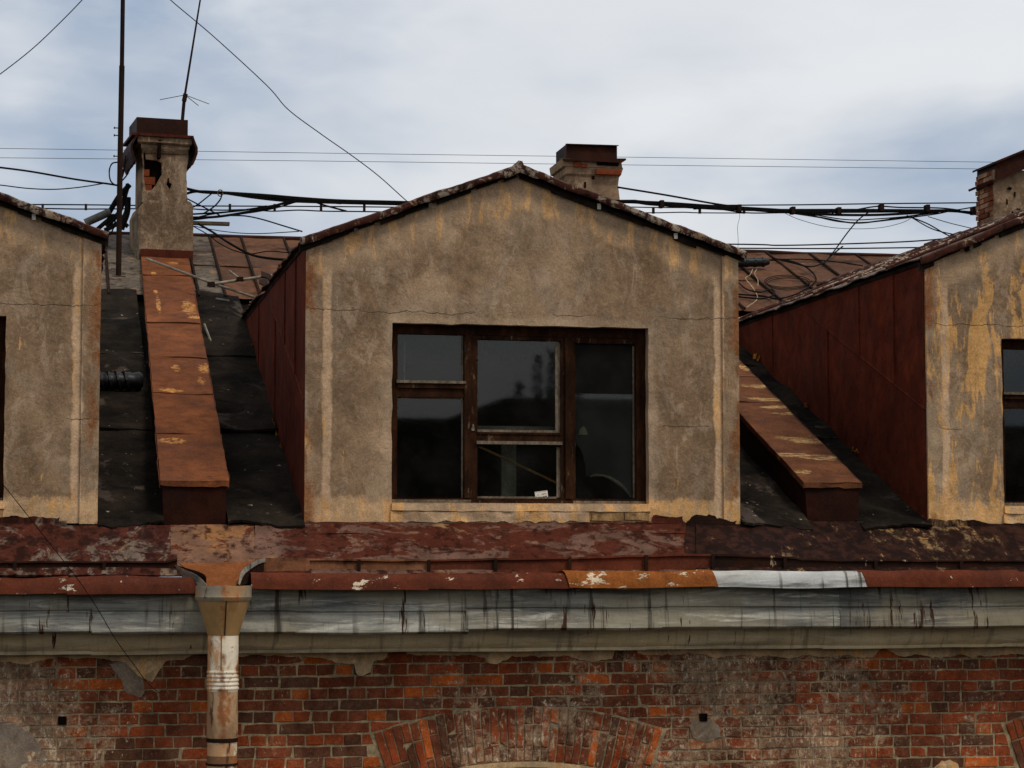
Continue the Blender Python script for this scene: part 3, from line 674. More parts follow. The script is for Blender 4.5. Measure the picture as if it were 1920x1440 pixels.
AP0, AP1 = Vector((0,-.29,-.085)), Vector((0,ROOF_Y+.02,.275))
AN = Vector((0,-(AP1.z-AP0.z),(AP1.y-AP0.y))).normalized()
def PA(x, y, up=0.): return PP(x, y, AP0+AN*up, AN)
apr = thing('eaves_apron', (3.4, 0, -.05), 'sloping apron of patched red painted sheets between gutter and dormer walls', 'roof apron')
mb = MB(); mb.add([(WX0,-.30,-.11),(WX1,-.30,-.11),(WX1,ROOF_Y+.1,.25),(WX0,ROOF_Y+.1,.25)], [(0,1,2,3)]); mb.build('apron_deck', 'batten_wood', apr)
ap = [((-420,1080),(125,1080),(125,970),(-420,968),'apron_left',.010,.010),((125,1080),(320,1080),(320,985),(125,985),'apron_left',.012,.004),
      ((312,1080),(482,1080),(476,982),(318,985),'apron_pink',.009,.006),
      ((478,1075),(806,1075),(806,978),(478,980),'apron_mauve',.013,.010),((806,1075),(1284,1075),(1286,980),(806,980),'apron_mauve',.010,.010),
      ((1222,1000),(1284,1000),(1284,968),(1222,968),'apron_mauve',.016,.006),((572,1000),(735,1000),(735,982),(572,978),'apron_mauve',.017,.012),
      ((1284,1075),(1520,1075),(1520,975),(1284,975),'apron_right',.012,.008),((1520,1075),(1740,1075),(1740,978),(1520,978),'apron_right',.010,.006),((1740,1075),(2900,1075),(2900,985),(1740,975),'apron_right',.012,.014)]
for i, (a, b, c_, d_, mt, up, rg) in enumerate(ap):
    mb = MB(); mb.sheet(PA(*a,up), PA(*b,up), PA(*c_,up), PA(*d_,up), max(6,int((b[0]-a[0])/18)), 6, .006, .010, 0, rg, i*3.7); mb.build('apron_sheet', mt, apr, True)
for i, (pa, mt) in enumerate([([(-420,1016),(100,1024),(332,1040)],'apron_left'),([(1305,984),(1500,996),(1920,1016),(2900,1030)],'apron_right')]):
    for k in range(len(pa)-1):
        (xa, ya), (xb, yb) = pa[k], pa[k+1]
        mb = MB(); mb.sheet(PA(xa,1078,.022), PA(xb,1078,.022), PA(xb,yb,.022), PA(xa,ya,.022), 12, 4, .008, .006, 0, .004, 40+i*7+k); mb.build('apron_lap_sheet', mt, apr, True)

# ------------------------------------------------------------------ main roof
rf = thing('main_roof', (3.4, ROOF_Y, ROOF_Z), 'low pitched old roof of black felt below and rusty sheets near the ridge', 'roof')
mb = MB(); mb.hexa([(WX0,ROOF_Y-.02,rz(ROOF_Y)-.03),(WX1+6,ROOF_Y-.02,rz(ROOF_Y)-.03),(WX1+6,RIDGE_Y,rz(RIDGE_Y)-.03),(WX0,RIDGE_Y,rz(RIDGE_Y)-.03)],
    [(WX0,ROOF_Y-.02,rz(ROOF_Y)-.2),(WX1+6,ROOF_Y-.02,rz(ROOF_Y)-.2),(WX1+6,RIDGE_Y,rz(RIDGE_Y)-.2),(WX0,RIDGE_Y,rz(RIDGE_Y)-.2)])
mb.hexa([(WX0,RIDGE_Y,rz(RIDGE_Y)-.03),(WX1+6,RIDGE_Y,rz(RIDGE_Y)-.03),(WX1+6,RIDGE_Y+8,.3),(WX0,RIDGE_Y+8,.3)],
    [(WX0,RIDGE_Y,rz(RIDGE_Y)-.2),(WX1+6,RIDGE_Y,rz(RIDGE_Y)-.2),(WX1+6,RIDGE_Y+8,.1),(WX0,RIDGE_Y+8,.1)])
mb.build('roof_deck', 'felt', rf)
def Rp(x, Y, up=0.): return Vector((x,Y,rz(Y)))+RN*up
FY = 6.5
felts = [(.325,.80),(1.27,1.835),(5.24,5.80),(6.22,6.79)]
for i, (x0, x1) in enumerate(felts):
    ys = [.22, 2.3, 4.4, FY]
    for k in range(3):
        mb = MB(); mb.sheet(Rp(x0,ys[k],.032+.012*(2-k)*0+.012*(k)), Rp(x1,ys[k],.032+.012*k), Rp(x1,ys[k+1]+.12,.026+.012*k), Rp(x0,ys[k+1]+.12,.026+.012*k), 16, 14, .02, .045, .06 if k == 0 else .03, 0, i*9+k*2.2, 2.2)
        mb.build('felt_strip', 'felt', rf, True)
# rusty upper sheets with raised seams
seam = [.2,.52,.90,1.43,1.70,2.06,2.55,3.1,3.7,4.3,4.9,5.5,6.1,6.7,7.25,7.8,8.35,8.9,9.5,10.1,10.7,11.3]
for i in range(len(seam)-1):
    x0, x1 = seam[i], seam[i+1]; mt = 'sheet_silver' if i in (3,1) else 'rust_roof'
    if i in (0,2): mt = 'roof_grey_sheet'
    for k, (ya, yb) in enumerate(((FY-.05,7.75),(7.72,RIDGE_Y))):
        u = .045+.006*(i%2)-.004*(k==0)
        mb = MB(); mb.sheet(Rp(x0-.005,ya,u), Rp(x1+.005,ya,u), Rp(x1+.005,yb,u), Rp(x0-.005,yb,u), 6, 4, .005, .018, .02, 0, i*2.1+k, 3); mb.build('roof_sheet', mt, rf, True)
    mb = MB(); mb.tube([Rp(x0+.006*mn.noise(Vector((i,k_,0))),FY-.06+(RIDGE_Y-FY+.04)*k_/6,.062) for k_ in range(7)], .016, 5); mb.build('roof_seam', 'mast_metal', rf)
mb = MB(); mb.tube([(WX0+(WX1+6-WX0)*k/40, RIDGE_Y, rz(RIDGE_Y)+.045+.02*mn.noise(Vector((k*.7,0,0)))) for k in range(41)], .035, 6); mb.build('ridge_cap', 'cap_metal', rf)

# ------------------------------------------------------------------ dormers
WIN = (735, 608, 1216, 945)                                  # middle window, used as the pattern for all three
def dormer(xl, xr, label, pmat, win, interior, za=None, xp=None):
    xc = (xl+xr)/2; xp = xp or xc; Yd = .3; zb, ze, za = ZB-.03, ZE, za or ZA; d = thing('dormer', (xc, Yd, zb), label, 'dormer', 'dormers along the eaves')
    hw = (xr-xl)/2; sl = (za-ze)/hw; wx0, wx1, wz0, wz1 = win; TH = .16
    outer = [(xl,zb),(xr,zb),(xr,ze-.02),(xp,za-.03),(xl,ze-.02)]
    hole = ragged([(wx0,wz0),(wx1,wz0),(wx1,wz1),(wx0,wz1)], .09, .006, xl)
    mb = MB(); mb.plate([outer, hole], lambda x,z: Vector((x,Yd,z)), (0,TH,0)); mb.build('front_wall', pmat, d)
    for sx, x0, x1 in ((-1,xl-.006,xl+.118),(1,xr-.125,xr+.006)):
        mb = MB(); zt_ = ze+sl*.02-.03; nz = 14
        for side in (0,):
            L = [(x0+.004*mn.noise(Vector((k,x0,1))),zb-.005+(zt_-zb)*k/nz) for k in range(nz+1)]; R = [(x1+.004*mn.noise(Vector((k,x1,5))),zb-.005+(zt_-zb)*k/nz) for k in range(nz+1)]
            mb.plate([L+R[::-1]], lambda x,z: Vector((x,Yd-.022,z)), (0,.02,0))
        mb.build('corner_strip', pmat, d)
    # sill ledge with its bricks
    mb = MB(); mb.sheet((wx0-.0,Yd-.02,wz0-.055),(wx1+.01,Yd-.02,wz0-.055),(wx1+.01,Yd-.012,wz0-.004),(wx0,Yd-.012,wz0-.004),30,3,.03,.010,.006,.004,xl,8); sill = mb.build('sill', pmat, d)
    mb = MB(); mb.box(wx0-.002,wx1+.002,Yd-.01,Yd+TH-.003,wz0-.03,wz0+.006); mb.build('sill_top', pmat, sill)
    mb = MB(); mb.sheet((wx0-.01,Yd-.018,wz0-.135),(wx1-.48,Yd-.018,wz0-.135),(wx1-.48,Yd-.018,wz0-.06),(wx0-.01,Yd-.018,wz0-.06),40,5,.02,.022,.02,.008,xl+5,9); mb.build('sill_render', pmat, sill)
    x = wx1-.47; k = 0
    while x < wx1-.05:
        L = random.uniform(.2,.28); b = min(x+L-.008, wx1)
        mb = MB(); mb.tone = (.44,.29,.15) if x > wx1-.55 else (.33,.24,.155)
        tn = mb.tone; q = [(x,wz0-.125),(b,wz0-.125),(b,wz0-.062),(x,wz0-.062)]
        brick_mesh(mb, q, .0, tn)
        mb.v = [Vector((v.x, v.y+Yd-.014-.006*random.random(), v.z)) for v in mb.v]; mb.build('brick', 'sill_brick', sill); x += L
    # window: outer frame, mullions, sash rails, beads, panes
    Yf = Yd+.085
    def wx(px): return wx0+(px-WIN[0])/(WIN[2]-WIN[0])*(wx1-wx0)
    def wz(py): return wz1-(py-WIN[1])/(WIN[3]-WIN[1])*(wz1-wz0)
    def bar(mb, a, b, c_, e, y0=0., y1=.07): mb.box(wx(a), wx(b), Yf+y0, Yf+y1, wz(e), wz(c_))
    fr = MB(); bar(fr,733,748,606,947); bar(fr,1198,1218,606,947); bar(fr,748,1198,606,626,.0002,.0698); bar(fr,748,1198,934,947,.0002,.0698)
    window = fr.build('window', 'frame_wood', d)
    def part(nm, mt, args): q = MB(); [bar(q, *a_) for a_ in args]; return q.build(nm, mt, window)
    part('mullion', 'sash_wood', [(872,884,626,934,-.012,.066)]); part('mullion', 'sash_wood', [(1062,1076,626,934,-.012,.066)])
    part('transom', 'sash_wood', [(748,872,718,728,-.012,.06),(748,872,728,745,.004,.062)]); part('weather_bar', 'bead_wood', [(746,874,714,719,-.024,.02)])
    part('sash', 'sash_wood', [(884,897,626,934,.008,.06),(1054,1062,626,934,.008,.06),(897,1054,626,634,.0082,.0598),(897,1054,926+8,934,.0082,.0598),(897,1054,812,826,.0084,.0596)])
    part('sash_rail', 'sash_wood', [(897,1054,809,813,.0,.05)]); part('weather_bar', 'bead_wood', [(895,1056,826,832,-.012,.04)])
    part('sash', 'sash_wood', [(1076,1082,626,934,.01,.06),(1196,1198,626,934,.01,.06),(1082,1196,626,637,.0102,.0598)])
    part('bottom_bar', 'bead_wood', [(736,884,937,943,-.018,-.001)]); part('bottom_bar', 'sash_wood', [(884,1076,938,943,-.016,-.001)]); part('bottom_bar', 'bead_wood', [(1076,1214,938,943,-.018,-.001)])
    part('glazing_bead', 'bead_wood', [(1045,1054,637,809,.03,.05),(897,1045,804,809,.031,.049)]); part('glazing_bead', 'bead_wood', [(1047,1054,836,932,.03,.05),(897,1047,930,934,.031,.049)])
    part('glazing_bead', 'bead_wood', [(1193,1196,640,932,.03,.05)]); part('glazing_bead', 'bead_wood', [(868,871,628,716,.03,.05)])
    part('glazing_bead', 'bead_wood', [(868,871,748,934,.03,.05),(748,868,745,747.5,.031,.049)])
    lk = part('latch', 'steel_tube', [(885.5,891,801,807,-.002,.01),(887,890,795,801,-.006,.01)])
    for a_ in ((748,872,626,718),(748,872,745,934),(897,1054,634,810),(897,1054,826,934),(1082,1196,733 if interior else 637,934)):
        part('pane', 'glass', [(*a_,.036,.040)])
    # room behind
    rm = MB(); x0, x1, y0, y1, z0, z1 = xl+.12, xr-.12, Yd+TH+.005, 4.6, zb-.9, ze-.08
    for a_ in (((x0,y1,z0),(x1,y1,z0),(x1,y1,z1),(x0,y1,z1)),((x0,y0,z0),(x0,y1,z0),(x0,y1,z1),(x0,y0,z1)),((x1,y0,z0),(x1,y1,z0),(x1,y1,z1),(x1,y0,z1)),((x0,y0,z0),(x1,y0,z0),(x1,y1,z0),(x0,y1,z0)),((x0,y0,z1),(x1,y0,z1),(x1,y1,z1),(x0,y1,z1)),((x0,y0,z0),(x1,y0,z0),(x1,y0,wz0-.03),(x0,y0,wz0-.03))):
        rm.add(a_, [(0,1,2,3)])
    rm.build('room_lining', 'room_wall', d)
    # cheeks of folded sheet
    for sx, X_ in ((-1,xl-.004),(1,xr+.004)):
        Ye = ROOF_Y+(ze-.03-ROOF_Z)/ROOF_S
        poly = [(Yd+.015,zb-.02),(Yd+.015,ze-.03),(Ye,ze-.03)]
        def sub(pl, *c):
            for q in c: pl = clip(pl, *q)
            return pl
        h = .92; low = (-ROOF_S, 1, ROOF_Z+h-ROOF_S*ROOF_Y); up_ = (ROOF_S, -1, -(ROOF_Z+h-ROOF_S*ROOF_Y)-.006)
        panels = [sub(poly, low, (1,0,2.55)), sub(poly, low, (-1,0,-2.556), (1,0,4.1)), sub(poly, low, (-1,0,-4.106)),
                  sub(poly, up_, (1,0,.95)), sub(poly, up_, (-1,0,-.956), (1,0,1.75)), sub(poly, up_, (-1,0,-1.756))]
        if sx == 1: panels = [poly]
        ck = None
        bk = MB(); bk.plate([poly], lambda y,z: Vector((X_-sx*.012,y,z)), (-sx*.03,0,0)); ck = bk.build('cheek', 'red_dark', d)
        for k, q in enumerate(panels):
            if len(q) < 3: continue
            mb = MB(); off = .002+.003*(k%3); mb.plate([q], lambda y,z: Vector((X_+sx*off,y,z)), (-sx*.012,0,0)); mb.build('cheek_panel', 'red_cheek', ck)
        if sx == -1:
            for k, (ya, yb, a_) in enumerate(((.95,None,1),(1.75,None,1),(2.55,None,0),(4.1,None,0))):
                zr = rz(ya); zlo, zhi = (zr+h, ze-.06) if a_ else (zr+.05, zr+h)
                zhi = min(zhi, ze-.06)
                if zhi-zlo < .05: continue
                mb = MB(); mb.box(X_-.016, X_, ya-.005, ya+.007, zlo, zhi); mb.build('cheek_seam', 'red_cheek', ck)
            yy = [Yd+.02+k*.2 for k in range(30) if rz(Yd+.02+k*.2)+h < ze-.05]
            mb = MB(); mb.tube([(X_-.006,y_,rz(y_)+h-.003) for y_ in yy], .008, 4); mb.build('cheek_seam', 'red_cheek', ck)
            for k in range(6):
                y_ = random.uniform(.5,5); mb = MB(); c0 = Vector((X_-.02,y_,rz(y_)+.06))
                vs = [c0+Vector((random.uniform(-.02,.005),random.uniform(-.06,.06),random.uniform(-.02,.05))) for _ in range(10)]
                mb.add(vs, [(a,b,c_) for a in range(8) for b in (a+1,) for c_ in (a+2,)]); mb.build('moss_tuft', 'moss', ck)
    # roof: sheets on both slopes, battens and painted verge
    zi = lambda z: ROOF_Y+(z-ROOF_Z)/ROOF_S
    for sx in (-1,1):
        xe = xc+sx*(hw+.055); zz = za-sl*(hw+.055)
        Y0 = Yd-.075; cuts = [Y0,1.0,1.9,2.8,3.7,4.6,5.5]
        root = None
        E0, A0 = Vector((xe,Y0,zz)), Vector((xp,Y0,za))
        dk = MB(); n_ = Vector((-sx*sl,0,-1)).normalized()*.03; Ee, Ae = Vector((xe-sx*.03,zi(zz)+.05,zz)), Vector((xp,zi(za)+.1,za))
        q = [Vector((xe-sx*.03,Yd-.03,zz+sl*.03)),Ee,Ae,Vector((xp,Yd-.03,za))]; q = [p-Vector((0,0,.012)) for p in q]
        dk.hexa(q, [p+n_ for p in q]); root = dk.build('roof', 'batten_wood', d)
        for k in range(len(cuts)):
            ya = cuts[k]; yb = cuts[k+1] if k+1 < len(cuts) else None
            e_end = min(yb or 99, zi(zz)+.08); a_end = min(yb or 99, zi(za)+.12)
            A_, B_, C_, D_ = Vector((xe,ya,zz)), Vector((xe,e_end+.01,zz)), Vector((xp,a_end+.01,za)), Vector((xp,ya,za))
            up = Vector((0,0,.012+.005*(k%2)))
            mb = MB()
            if sx < 0: mb.sheet(B_+up,A_+up,D_+up,C_+up,6,10,.010,.020,.03,0,k+xl,4)
            else: mb.sheet(A_+up,B_+up,C_+up,D_+up,6,10,.010,.020,.03,0,k+xl,4)
            mb.build('roof_sheet', 'roof_grey_sheet', root, True)
            if k: mb = MB(); mb.tube([A_.lerp(D_,t_/8)+Vector((0,0,.028+.008*mn.noise(Vector((t_,k,0))))) for t_ in range(9)], .014, 5); mb.build('roof_seam', 'verge_paint', root)
        # rolled verge, in several painted lengths
        nv = 6
        for k in range(nv):
            mb = MB(); vs = []; N_ = 9
            for j in range(N_):
                t_ = (k+j/(N_-1))/nv; p = E0.lerp(A0, t_)+Vector((0,-.004,.010+.020*mn.noise(Vector((t_*5+xl*3,sx,0)))+.006*mn.noise(Vector((t_*23,sx,xl)))))
                hh = .045+.014*mn.noise(Vector((t_*9,3,sx)))+(.012 if t_ > .93 else 0)
                for (dy, dz) in ((.05,.012),(.012,.016),(-.012,.004),(-.016,-hh*.6),(-.006,-hh),(.012,-hh*.9)): vs.append(p+Vector((0,dy,dz)))
            fs = [(j*6+i_,j*6+(i_+1)%6,(j+1)*6+(i_+1)%6,(j+1)*6+i_) for j in range(N_-1) for i_ in range(6)]+[tuple(range(6)),tuple((N_-1)*6+i_ for i_ in range(6))]
            mb.add(vs, fs); mb.build('verge_strip', 'verge_paint', root, True)
        t_ = .0
        while t_ < .97:
            L = random.uniform(.05,.16); p = E0.lerp(A0,t_); q = E0.lerp(A0,min(1,t_+L)); dn = random.choice([.03,.04,.05,.065])
            mb = MB(); ofs = Vector((0,.045,-.025))
            mb.hexa([p+ofs,q+ofs,q+ofs+Vector((0,.03,0)),p+ofs+Vector((0,.03,0))], [p+ofs+Vector((0,0,-dn-.01*random.random())),q+ofs+Vector((0,0,-dn)),q+ofs+Vector((0,.03,-dn)),p+ofs+Vector((0,.03,-dn))]); mb.build('batten', 'batten_wood', root)
            t_ += L+random.choice([0,.0,.03])
        for t_ in (.28,.62):
            p = E0.lerp(A0,t_+.03*sx); mb = MB(); mb.box(p.x-.014,p.x+.014,p.y+.03,p.y+.040,p.z-.085,p.z-.04); mb.build('roof_clip', 'label_paper' if sx > 0 else 'bead_wood', root)
    mb = MB(); mb.tube([(xp,Yd-.075+(zi(za)-Yd+.1)*k/12,za+.022) for k in range(13)], .03, 6); mb.build('ridge_roll', 'verge_paint', d)
    if interior:
        for (nm, mt, a, b, c_, e, y_) in (('blind_board','dark_board',1080,1198,634,733,.034),):
            q = MB(); q.box(wx(a),wx(b),Yf+y_,Yf+y_+.02,wz(e),wz(c_)); q.build(nm, mt, window)
    return d, wx, wz, Yf
g = G('sill_brick', .9, .15); t = g.attr('tone'); a = g.noise(13, 6, .7)
c = g.mix(g.rng(a, .36, .66), t, g.mix(1., t, (.5,.45,.42), 'MULTIPLY')); c = g.mix(g.rng(g.noise(7, 6, .7), .55, .68), c, (.42,.31,.20)); g.col(c); g.bump(a, .7, .01)
dorm, wx, wz, Yf = dormer(XC-HW, XC+HW, 'middle plastered dormer with a three part window in its gable front', 'plaster_middle', (2.500,4.508,.412,1.783), True, 3.0, 3.475)
dormer(.315-2*HW, .315, 'left plastered dormer cut off by the picture edge, behind the tall mast', 'plaster_left', (.315-HW*2+.655,-.357,.412,1.770), False)
dormer(6.80, 6.80+2*HW, 'right dormer with ochre stained plaster and a long dark red sheet cheek', 'plaster_right', (7.445,7.445+2.0,.412,1.760), False, 3.07)
# things behind the middle window
mb = MB(); mb.tube([(wx(902),Yf+.062,wz(836)),(wx(1048),Yf+.062,wz(903))], .010, 6); tag(mb.build('wooden_stick', 'stick_wood'), 'thin yellow wooden stick leaning diagonally behind the lower middle pane', 'stick')
st = thing('paper_label', (wx(1018),Yf+.03,wz(933)), 'small white printed label on the lower middle pane', 'label')
a_ = rad(7); cx_, cz_ = wx(1018.5), wz(926.5); hw_, hh_ = (wx(1030.5)-wx(1006.5))/2, .028
rot = lambda x, z: Vector((cx_+x*math.cos(a_)-z*math.sin(a_), Yf+.0335, cz_+x*math.sin(a_)+z*math.cos(a_)))
mb = MB(); mb.hexa([rot(-hw_,-hh_),rot(hw_,-hh_),rot(hw_,hh_),rot(-hw_,hh_)], [rot(*q)+Vector((0,.002,0)) for q in ((-hw_,-hh_),(hw_,-hh_),(hw_,hh_),(-hw_,hh_))]); mb.build('paper', 'label_paper', st)
for (x, z, l, t_) in ((.022,.004,.036,.005),(-.028,.002,.018,.003),(.026,-.012,.03,.003),(.014,-.017,.02,.0025),(.035,-.016,.012,.005),(0,.023,.09,.0015)):
    mb = MB(); mb.hexa([rot(x-l/2,z-t_/2)-Vector((0,.001,0)),rot(x+l/2,z-t_/2)-Vector((0,.001,0)),rot(x+l/2,z+t_/2)-Vector((0,.001,0)),rot(x-l/2,z+t_/2)-Vector((0,.001,0))], [rot(x-l/2,z-t_/2),rot(x+l/2,z-t_/2),rot(x+l/2,z+t_/2),rot(x-l/2,z+t_/2)]); mb.build('print_mark', 'ink', st)
film = [(1083,735),(1196,735),(1196,930),(1190,930),(1180,915),(1165,902),(1150,893),(1138,889),(1122,888),(1112,891),(1104,890),(1104,870),(1099,850),(1092,836),(1083,826)]
mb = MB(); mb.plate([ragged([(wx(x),wz(y)) for x,y in film], .03, .006, 3)], lambda x,z: Vector((x,Yf+.06+.012*mn.noise(Vector((x*6,0,z*3))),z)), (0,.003,0)); tag(mb.build('torn_sheeting', 'torn_film'), 'torn pale translucent sheeting behind the right hand window pane', 'sheeting')
fe = MB(); pts = [(1190,930),(1180,915),(1165,902),(1150,893),(1138,889),(1122,888),(1112,891)]
fe.tube([(wx(x),Yf+.058,wz(y)) for x,y in pts], [.004,.012,.016,.012,.008,.01,.004], 5); tag(fe.build('curled_rag', 'film_white'), 'curled whitish rag along the torn lower edge of the sheeting', 'rag')
mb = MB(); q = [(1090,812),(1093,800),(1099,795),(1104,800),(1107,812)]; mb.plate([[(wx(x),wz(y)) for x,y in q]], lambda x,z: Vector((x,Yf+.044,z)), (0,.006,0)); tag(mb.build('white_scrap', 'film_white'), 'small white pointed scrap stuck in the right hand pane', 'scrap')
mb = MB(); mb.box(wx(958),wx(986),.72,.76,-.5,wz(794)-.004); tag(mb.build('interior_post', 'film_white'), 'pale upright board standing inside behind the middle window', 'board')
mb = MB(); mb.box(wx(890),wx(1062),.62,.78,wz(812),wz(794)); tag(mb.build('interior_shelf', 'film_white'), 'pale shelf inside behind the middle sash bar', 'shelf')
mb = MB(); mb.box(wx(768),wx(771),.62,.64,wz(716),wz(620)); tag(mb.build('interior_strip', 'film_white'), 'thin pale upright strip behind the upper left pane', 'strip')

# ------------------------------------------------------------------ boxed flues lying on the roof
def flue_box(name, xl, xr, yf, yb, zt, sl, cuts, label, mt, xs=0.):
    t = thing(name, ((xl+xr)/2, yf, rz(yf)), label, 'roof duct', 'boxed flues on the roof')
    top = lambda x, Y, up=0: Vector((x+xs*(Y-yf), Y, zt+sl*(Y-yf)+up))
    mb = MB(); a = [top(xl+.02,yf+.03,-.01),top(xr-.02,yf+.03,-.01),top(xr-.02,yb,-.01),top(xl+.02,yb,-.01)]
    b = [Vector((p.x,p.y,rz(p.y)-.02 if p.y > .5 else .16)) for p in a]; mb.hexa(a, b); mb.build('box_side', 'red_dark', t)
    mb = MB(); mb.sheet((xl+.035,yf+.022,.13),(xr-.035,yf+.022,.13),(xr-.015,yf+.022,zt-.012),(xl+.015,yf+.022,zt-.012),8,6,.006,.01,0,0,xl); mb.build('front_sheet', 'red_dark', t)
    ys = [yf]+cuts+[yb]
    for k in range(len(ys)-1):
        u = .012-.003*(k%2)+.0015*k
        mb = MB(); mb.sheet(top(xl,ys[k]-.0,u),top(xr,ys[k],u),top(xr,ys[k+1]+.04,u-.006),top(xl,ys[k+1]+.04,u-.006),8,8,.006,.016,.014,0,k*3+xl,3); c = mb.build('cover_sheet', mt, t, True)
        for s_, x_ in ((-1,xl),(1,xr)):
            m2_ = MB(); m2_.sheet(top(x_,ys[k],u-.05),top(x_,ys[k+1],u-.05),top(x_+s_*.002,ys[k+1],u),top(x_+s_*.002,ys[k],u),8,2,.004,.012,.01,0,k+x_,5); m2_.build('cover_lip', mt, c, True)
    m2_ = MB(); m2_.sheet(top(xl,yf,-.03),top(xr,yf,-.03),top(xr,yf-.004,.012),top(xl,yf-.004,.012),10,2,.004,.012,.012,0,xl+3,6); m2_.build('front_lip', mt, t, True)
    return t
flue_box('boxed_flue', .772, 1.278, .28, 7.80, .56, .3535, [1.45,2.6,3.75,5.0,6.2,7.0], 'long rust brown boxed flue running down from the left chimney', 'rust_sheet', .016)
flue_box('boxed_flue', 5.79, 6.27, .36, 7.0, .585, .366, [1.3,2.5,3.3,4.4,5.6], 'streaky rust boxed flue half hidden behind the middle dormer, right side', 'rust_pale', .03)

# ------------------------------------------------------------------ funnel and downpipe
dp = thing('downpipe', (fx(417,-.6,1300), -.62, GZ), 'rust streaked white downpipe with a metal funnel head below the gutter outlet', 'downpipe')
Yp = -.62; pc = Vector((P(419,1150,Yp).x, Yp, 0)); zp = lambda y: fz(y,Yp,420); pw = lambda px: px/2*(1/ (FPX/ (P(420,1200,Yp)-_c).dot(_f)))
mb = MB(); mb.lathe(pc, [(pw(88),zp(1112)),(pw(104),zp(1100)),(pw(105),zp(1098)),(pw(106),zp(1104)),(pw(105),zp(1117)),(pw(107),zp(1119)),(pw(105),zp(1122)),(pw(101),zp(1126))], 36, .02); fun = mb.build('funnel_rim', 'funnel_rim', dp, True)
mb = MB(); mb.lathe(pc, [(pw(100),zp(1124)),(pw(84),zp(1150)),(pw(66),zp(1178)),(pw(60),zp(1190)),(pw(54),zp(1192))], 36, .015); fc = mb.build('funnel_cone', 'funnel_metal', dp, True)
mb = MB(); mb.tube([pc+Vector((.005,-pw(100)-.002,zp(1126))),pc+Vector((.004,-pw(84)-.002,zp(1150))),pc+Vector((.002,-pw(60)-.002,zp(1190)))], .004, 4); mb.build('funnel_seam', 'mast_metal', fc)
R_ = pw(57.5)
def seg(nm, mt, prof): q = MB(); q.lathe(pc, prof, 36, .006); return q.build(nm, mt, dp, True)
s1 = seg('pipe_section', 'pipe_white', [(R_,zp(1186)),(R_,zp(1256))])
mb = MB(); mb.tube([pc+Vector((-.02,-R_*.985-.001,zp(1191))),pc+Vector((-.02,-R_*.985-.001,zp(1256)))], .004, 4); mb.build('pipe_seam', 'pipe_rust', s1)
cor_ = [(R_,zp(1256))]
for k in range(5):
    y_ = 1257+k*7.6; cor_ += [(R_*1.01,zp(y_)),(R_*1.055,zp(y_+2)),(R_*1.055,zp(y_+4)),(R_*1.0,zp(y_+6))]
seg('corrugated_bend', 'pipe_white', cor_+[(R_*.99,zp(1296))])
seg('pipe_section', 'pipe_tan', [(R_*.985,zp(1295)),(R_*.985,zp(1336))])
seg('pipe_section', 'pipe_tan', [(R_*.96,zp(1334)),(R_*1.015,zp(1334)),(R_*1.015,zp(1378)),(R_*1.0,zp(1383)),(R_*.93,zp(1385))])
seg('pipe_band', 'mast_metal', [(R_*.9,zp(1381)),(R_*1.03,zp(1384)),(R_*1.03,zp(1390)),(R_*.9,zp(1392))])
seg('pipe_section', 'pipe_white', [(R_*.965,zp(1390)),(R_*.965,zp(1417))])
seg('pipe_section', 'pipe_rust', [(R_*.98,zp(1416)),(R_*.98,zp(1431))])
seg('pipe_band', 'mast_metal', [(R_*.98,zp(1430)),(R_*1.04,zp(1430.5)),(R_*1.04,zp(1434)),(R_*.98,zp(1434.5))])
seg('pipe_section', 'pipe_white', [(R_*.96,zp(1433)),(R_*.96,GZ+.2)])
mb = MB(); mb.tube([pc+Vector((-.02,0,zp(1432))),Vector((pc.x-.02,0,zp(1432)))], .012, 6); mb.build('wall_bracket', 'mast_metal', dp)
sp = thing('gutter_outlet', (pc.x,-.4,-.15), 'bent sheet metal spout leading from the gutter into the funnel', 'gutter spout')
mb = MB(); mb.sheet(P(394,1101,-.58),P(440,1101,-.58),P(484,1052,-.27),P(336,1057,-.27),8,6,.005,.008,0,0,1); mb.build('outlet_tray', 'tray_rust', sp, True)
def wallstrip(nm, mt, top, bot, y0, y1, seed):
    n = 10; q = MB(); vs = []
    tp = smooth_path([P(x,y,y0+(y1-y0)*i/(len(top)-1)) for i,(x,y) in enumerate(top)], 4); bt = smooth_path([P(x,y,y0+(y1-y0)*i/(len(bot)-1)) for i,(x,y) in enumerate(bot)], 4)
    m = len(tp)
    for a, b in zip(tp, bt): vs += [a, b, b+Vector((.004,.012,0)), a+Vector((.004,.012,0))]
    fs = [(i*4+j,i*4+(j+1)%4,(i+1)*4+(j+1)%4,(i+1)*4+j) for i in range(m-1) for j in range(4)]+[(0,1,2,3),tuple((m-1)*4+j for j in range(4))]
    q.add(vs, fs); return q.build(nm, mt, sp)
wallstrip('outlet_wall', 'lip_metal', [(328,1060),(345,1068),(368,1078),(386,1095),(388,1100)], [(334,1072),(352,1094),(372,1106),(388,1112),(390,1114)], -.31, -.74, 0)
wallstrip('outlet_wall', 'gutter_dark', [(330,1060),(352,1066),(372,1072),(385,1080),(386,1096)], [(330,1072),(352,1082),(370,1092),(384,1098),(386,1100)], -.30, -.62, 0)
wallstrip('outlet_wall', 'lip_metal', [(500,1046),(482,1050),(462,1062),(452,1072),(447,1094)], [(500,1053),(484,1058),(466,1070),(456,1080),(449,1097)], -.31, -.64, 0)
wallstrip('outlet_wall', 'gutter_dark', [(500,1050),(484,1054),(464,1066),(454,1076),(448,1095)], [(500,1080),(482,1084),(470,1092),(458,1096),(450,1102)], -.30, -.60, 0)
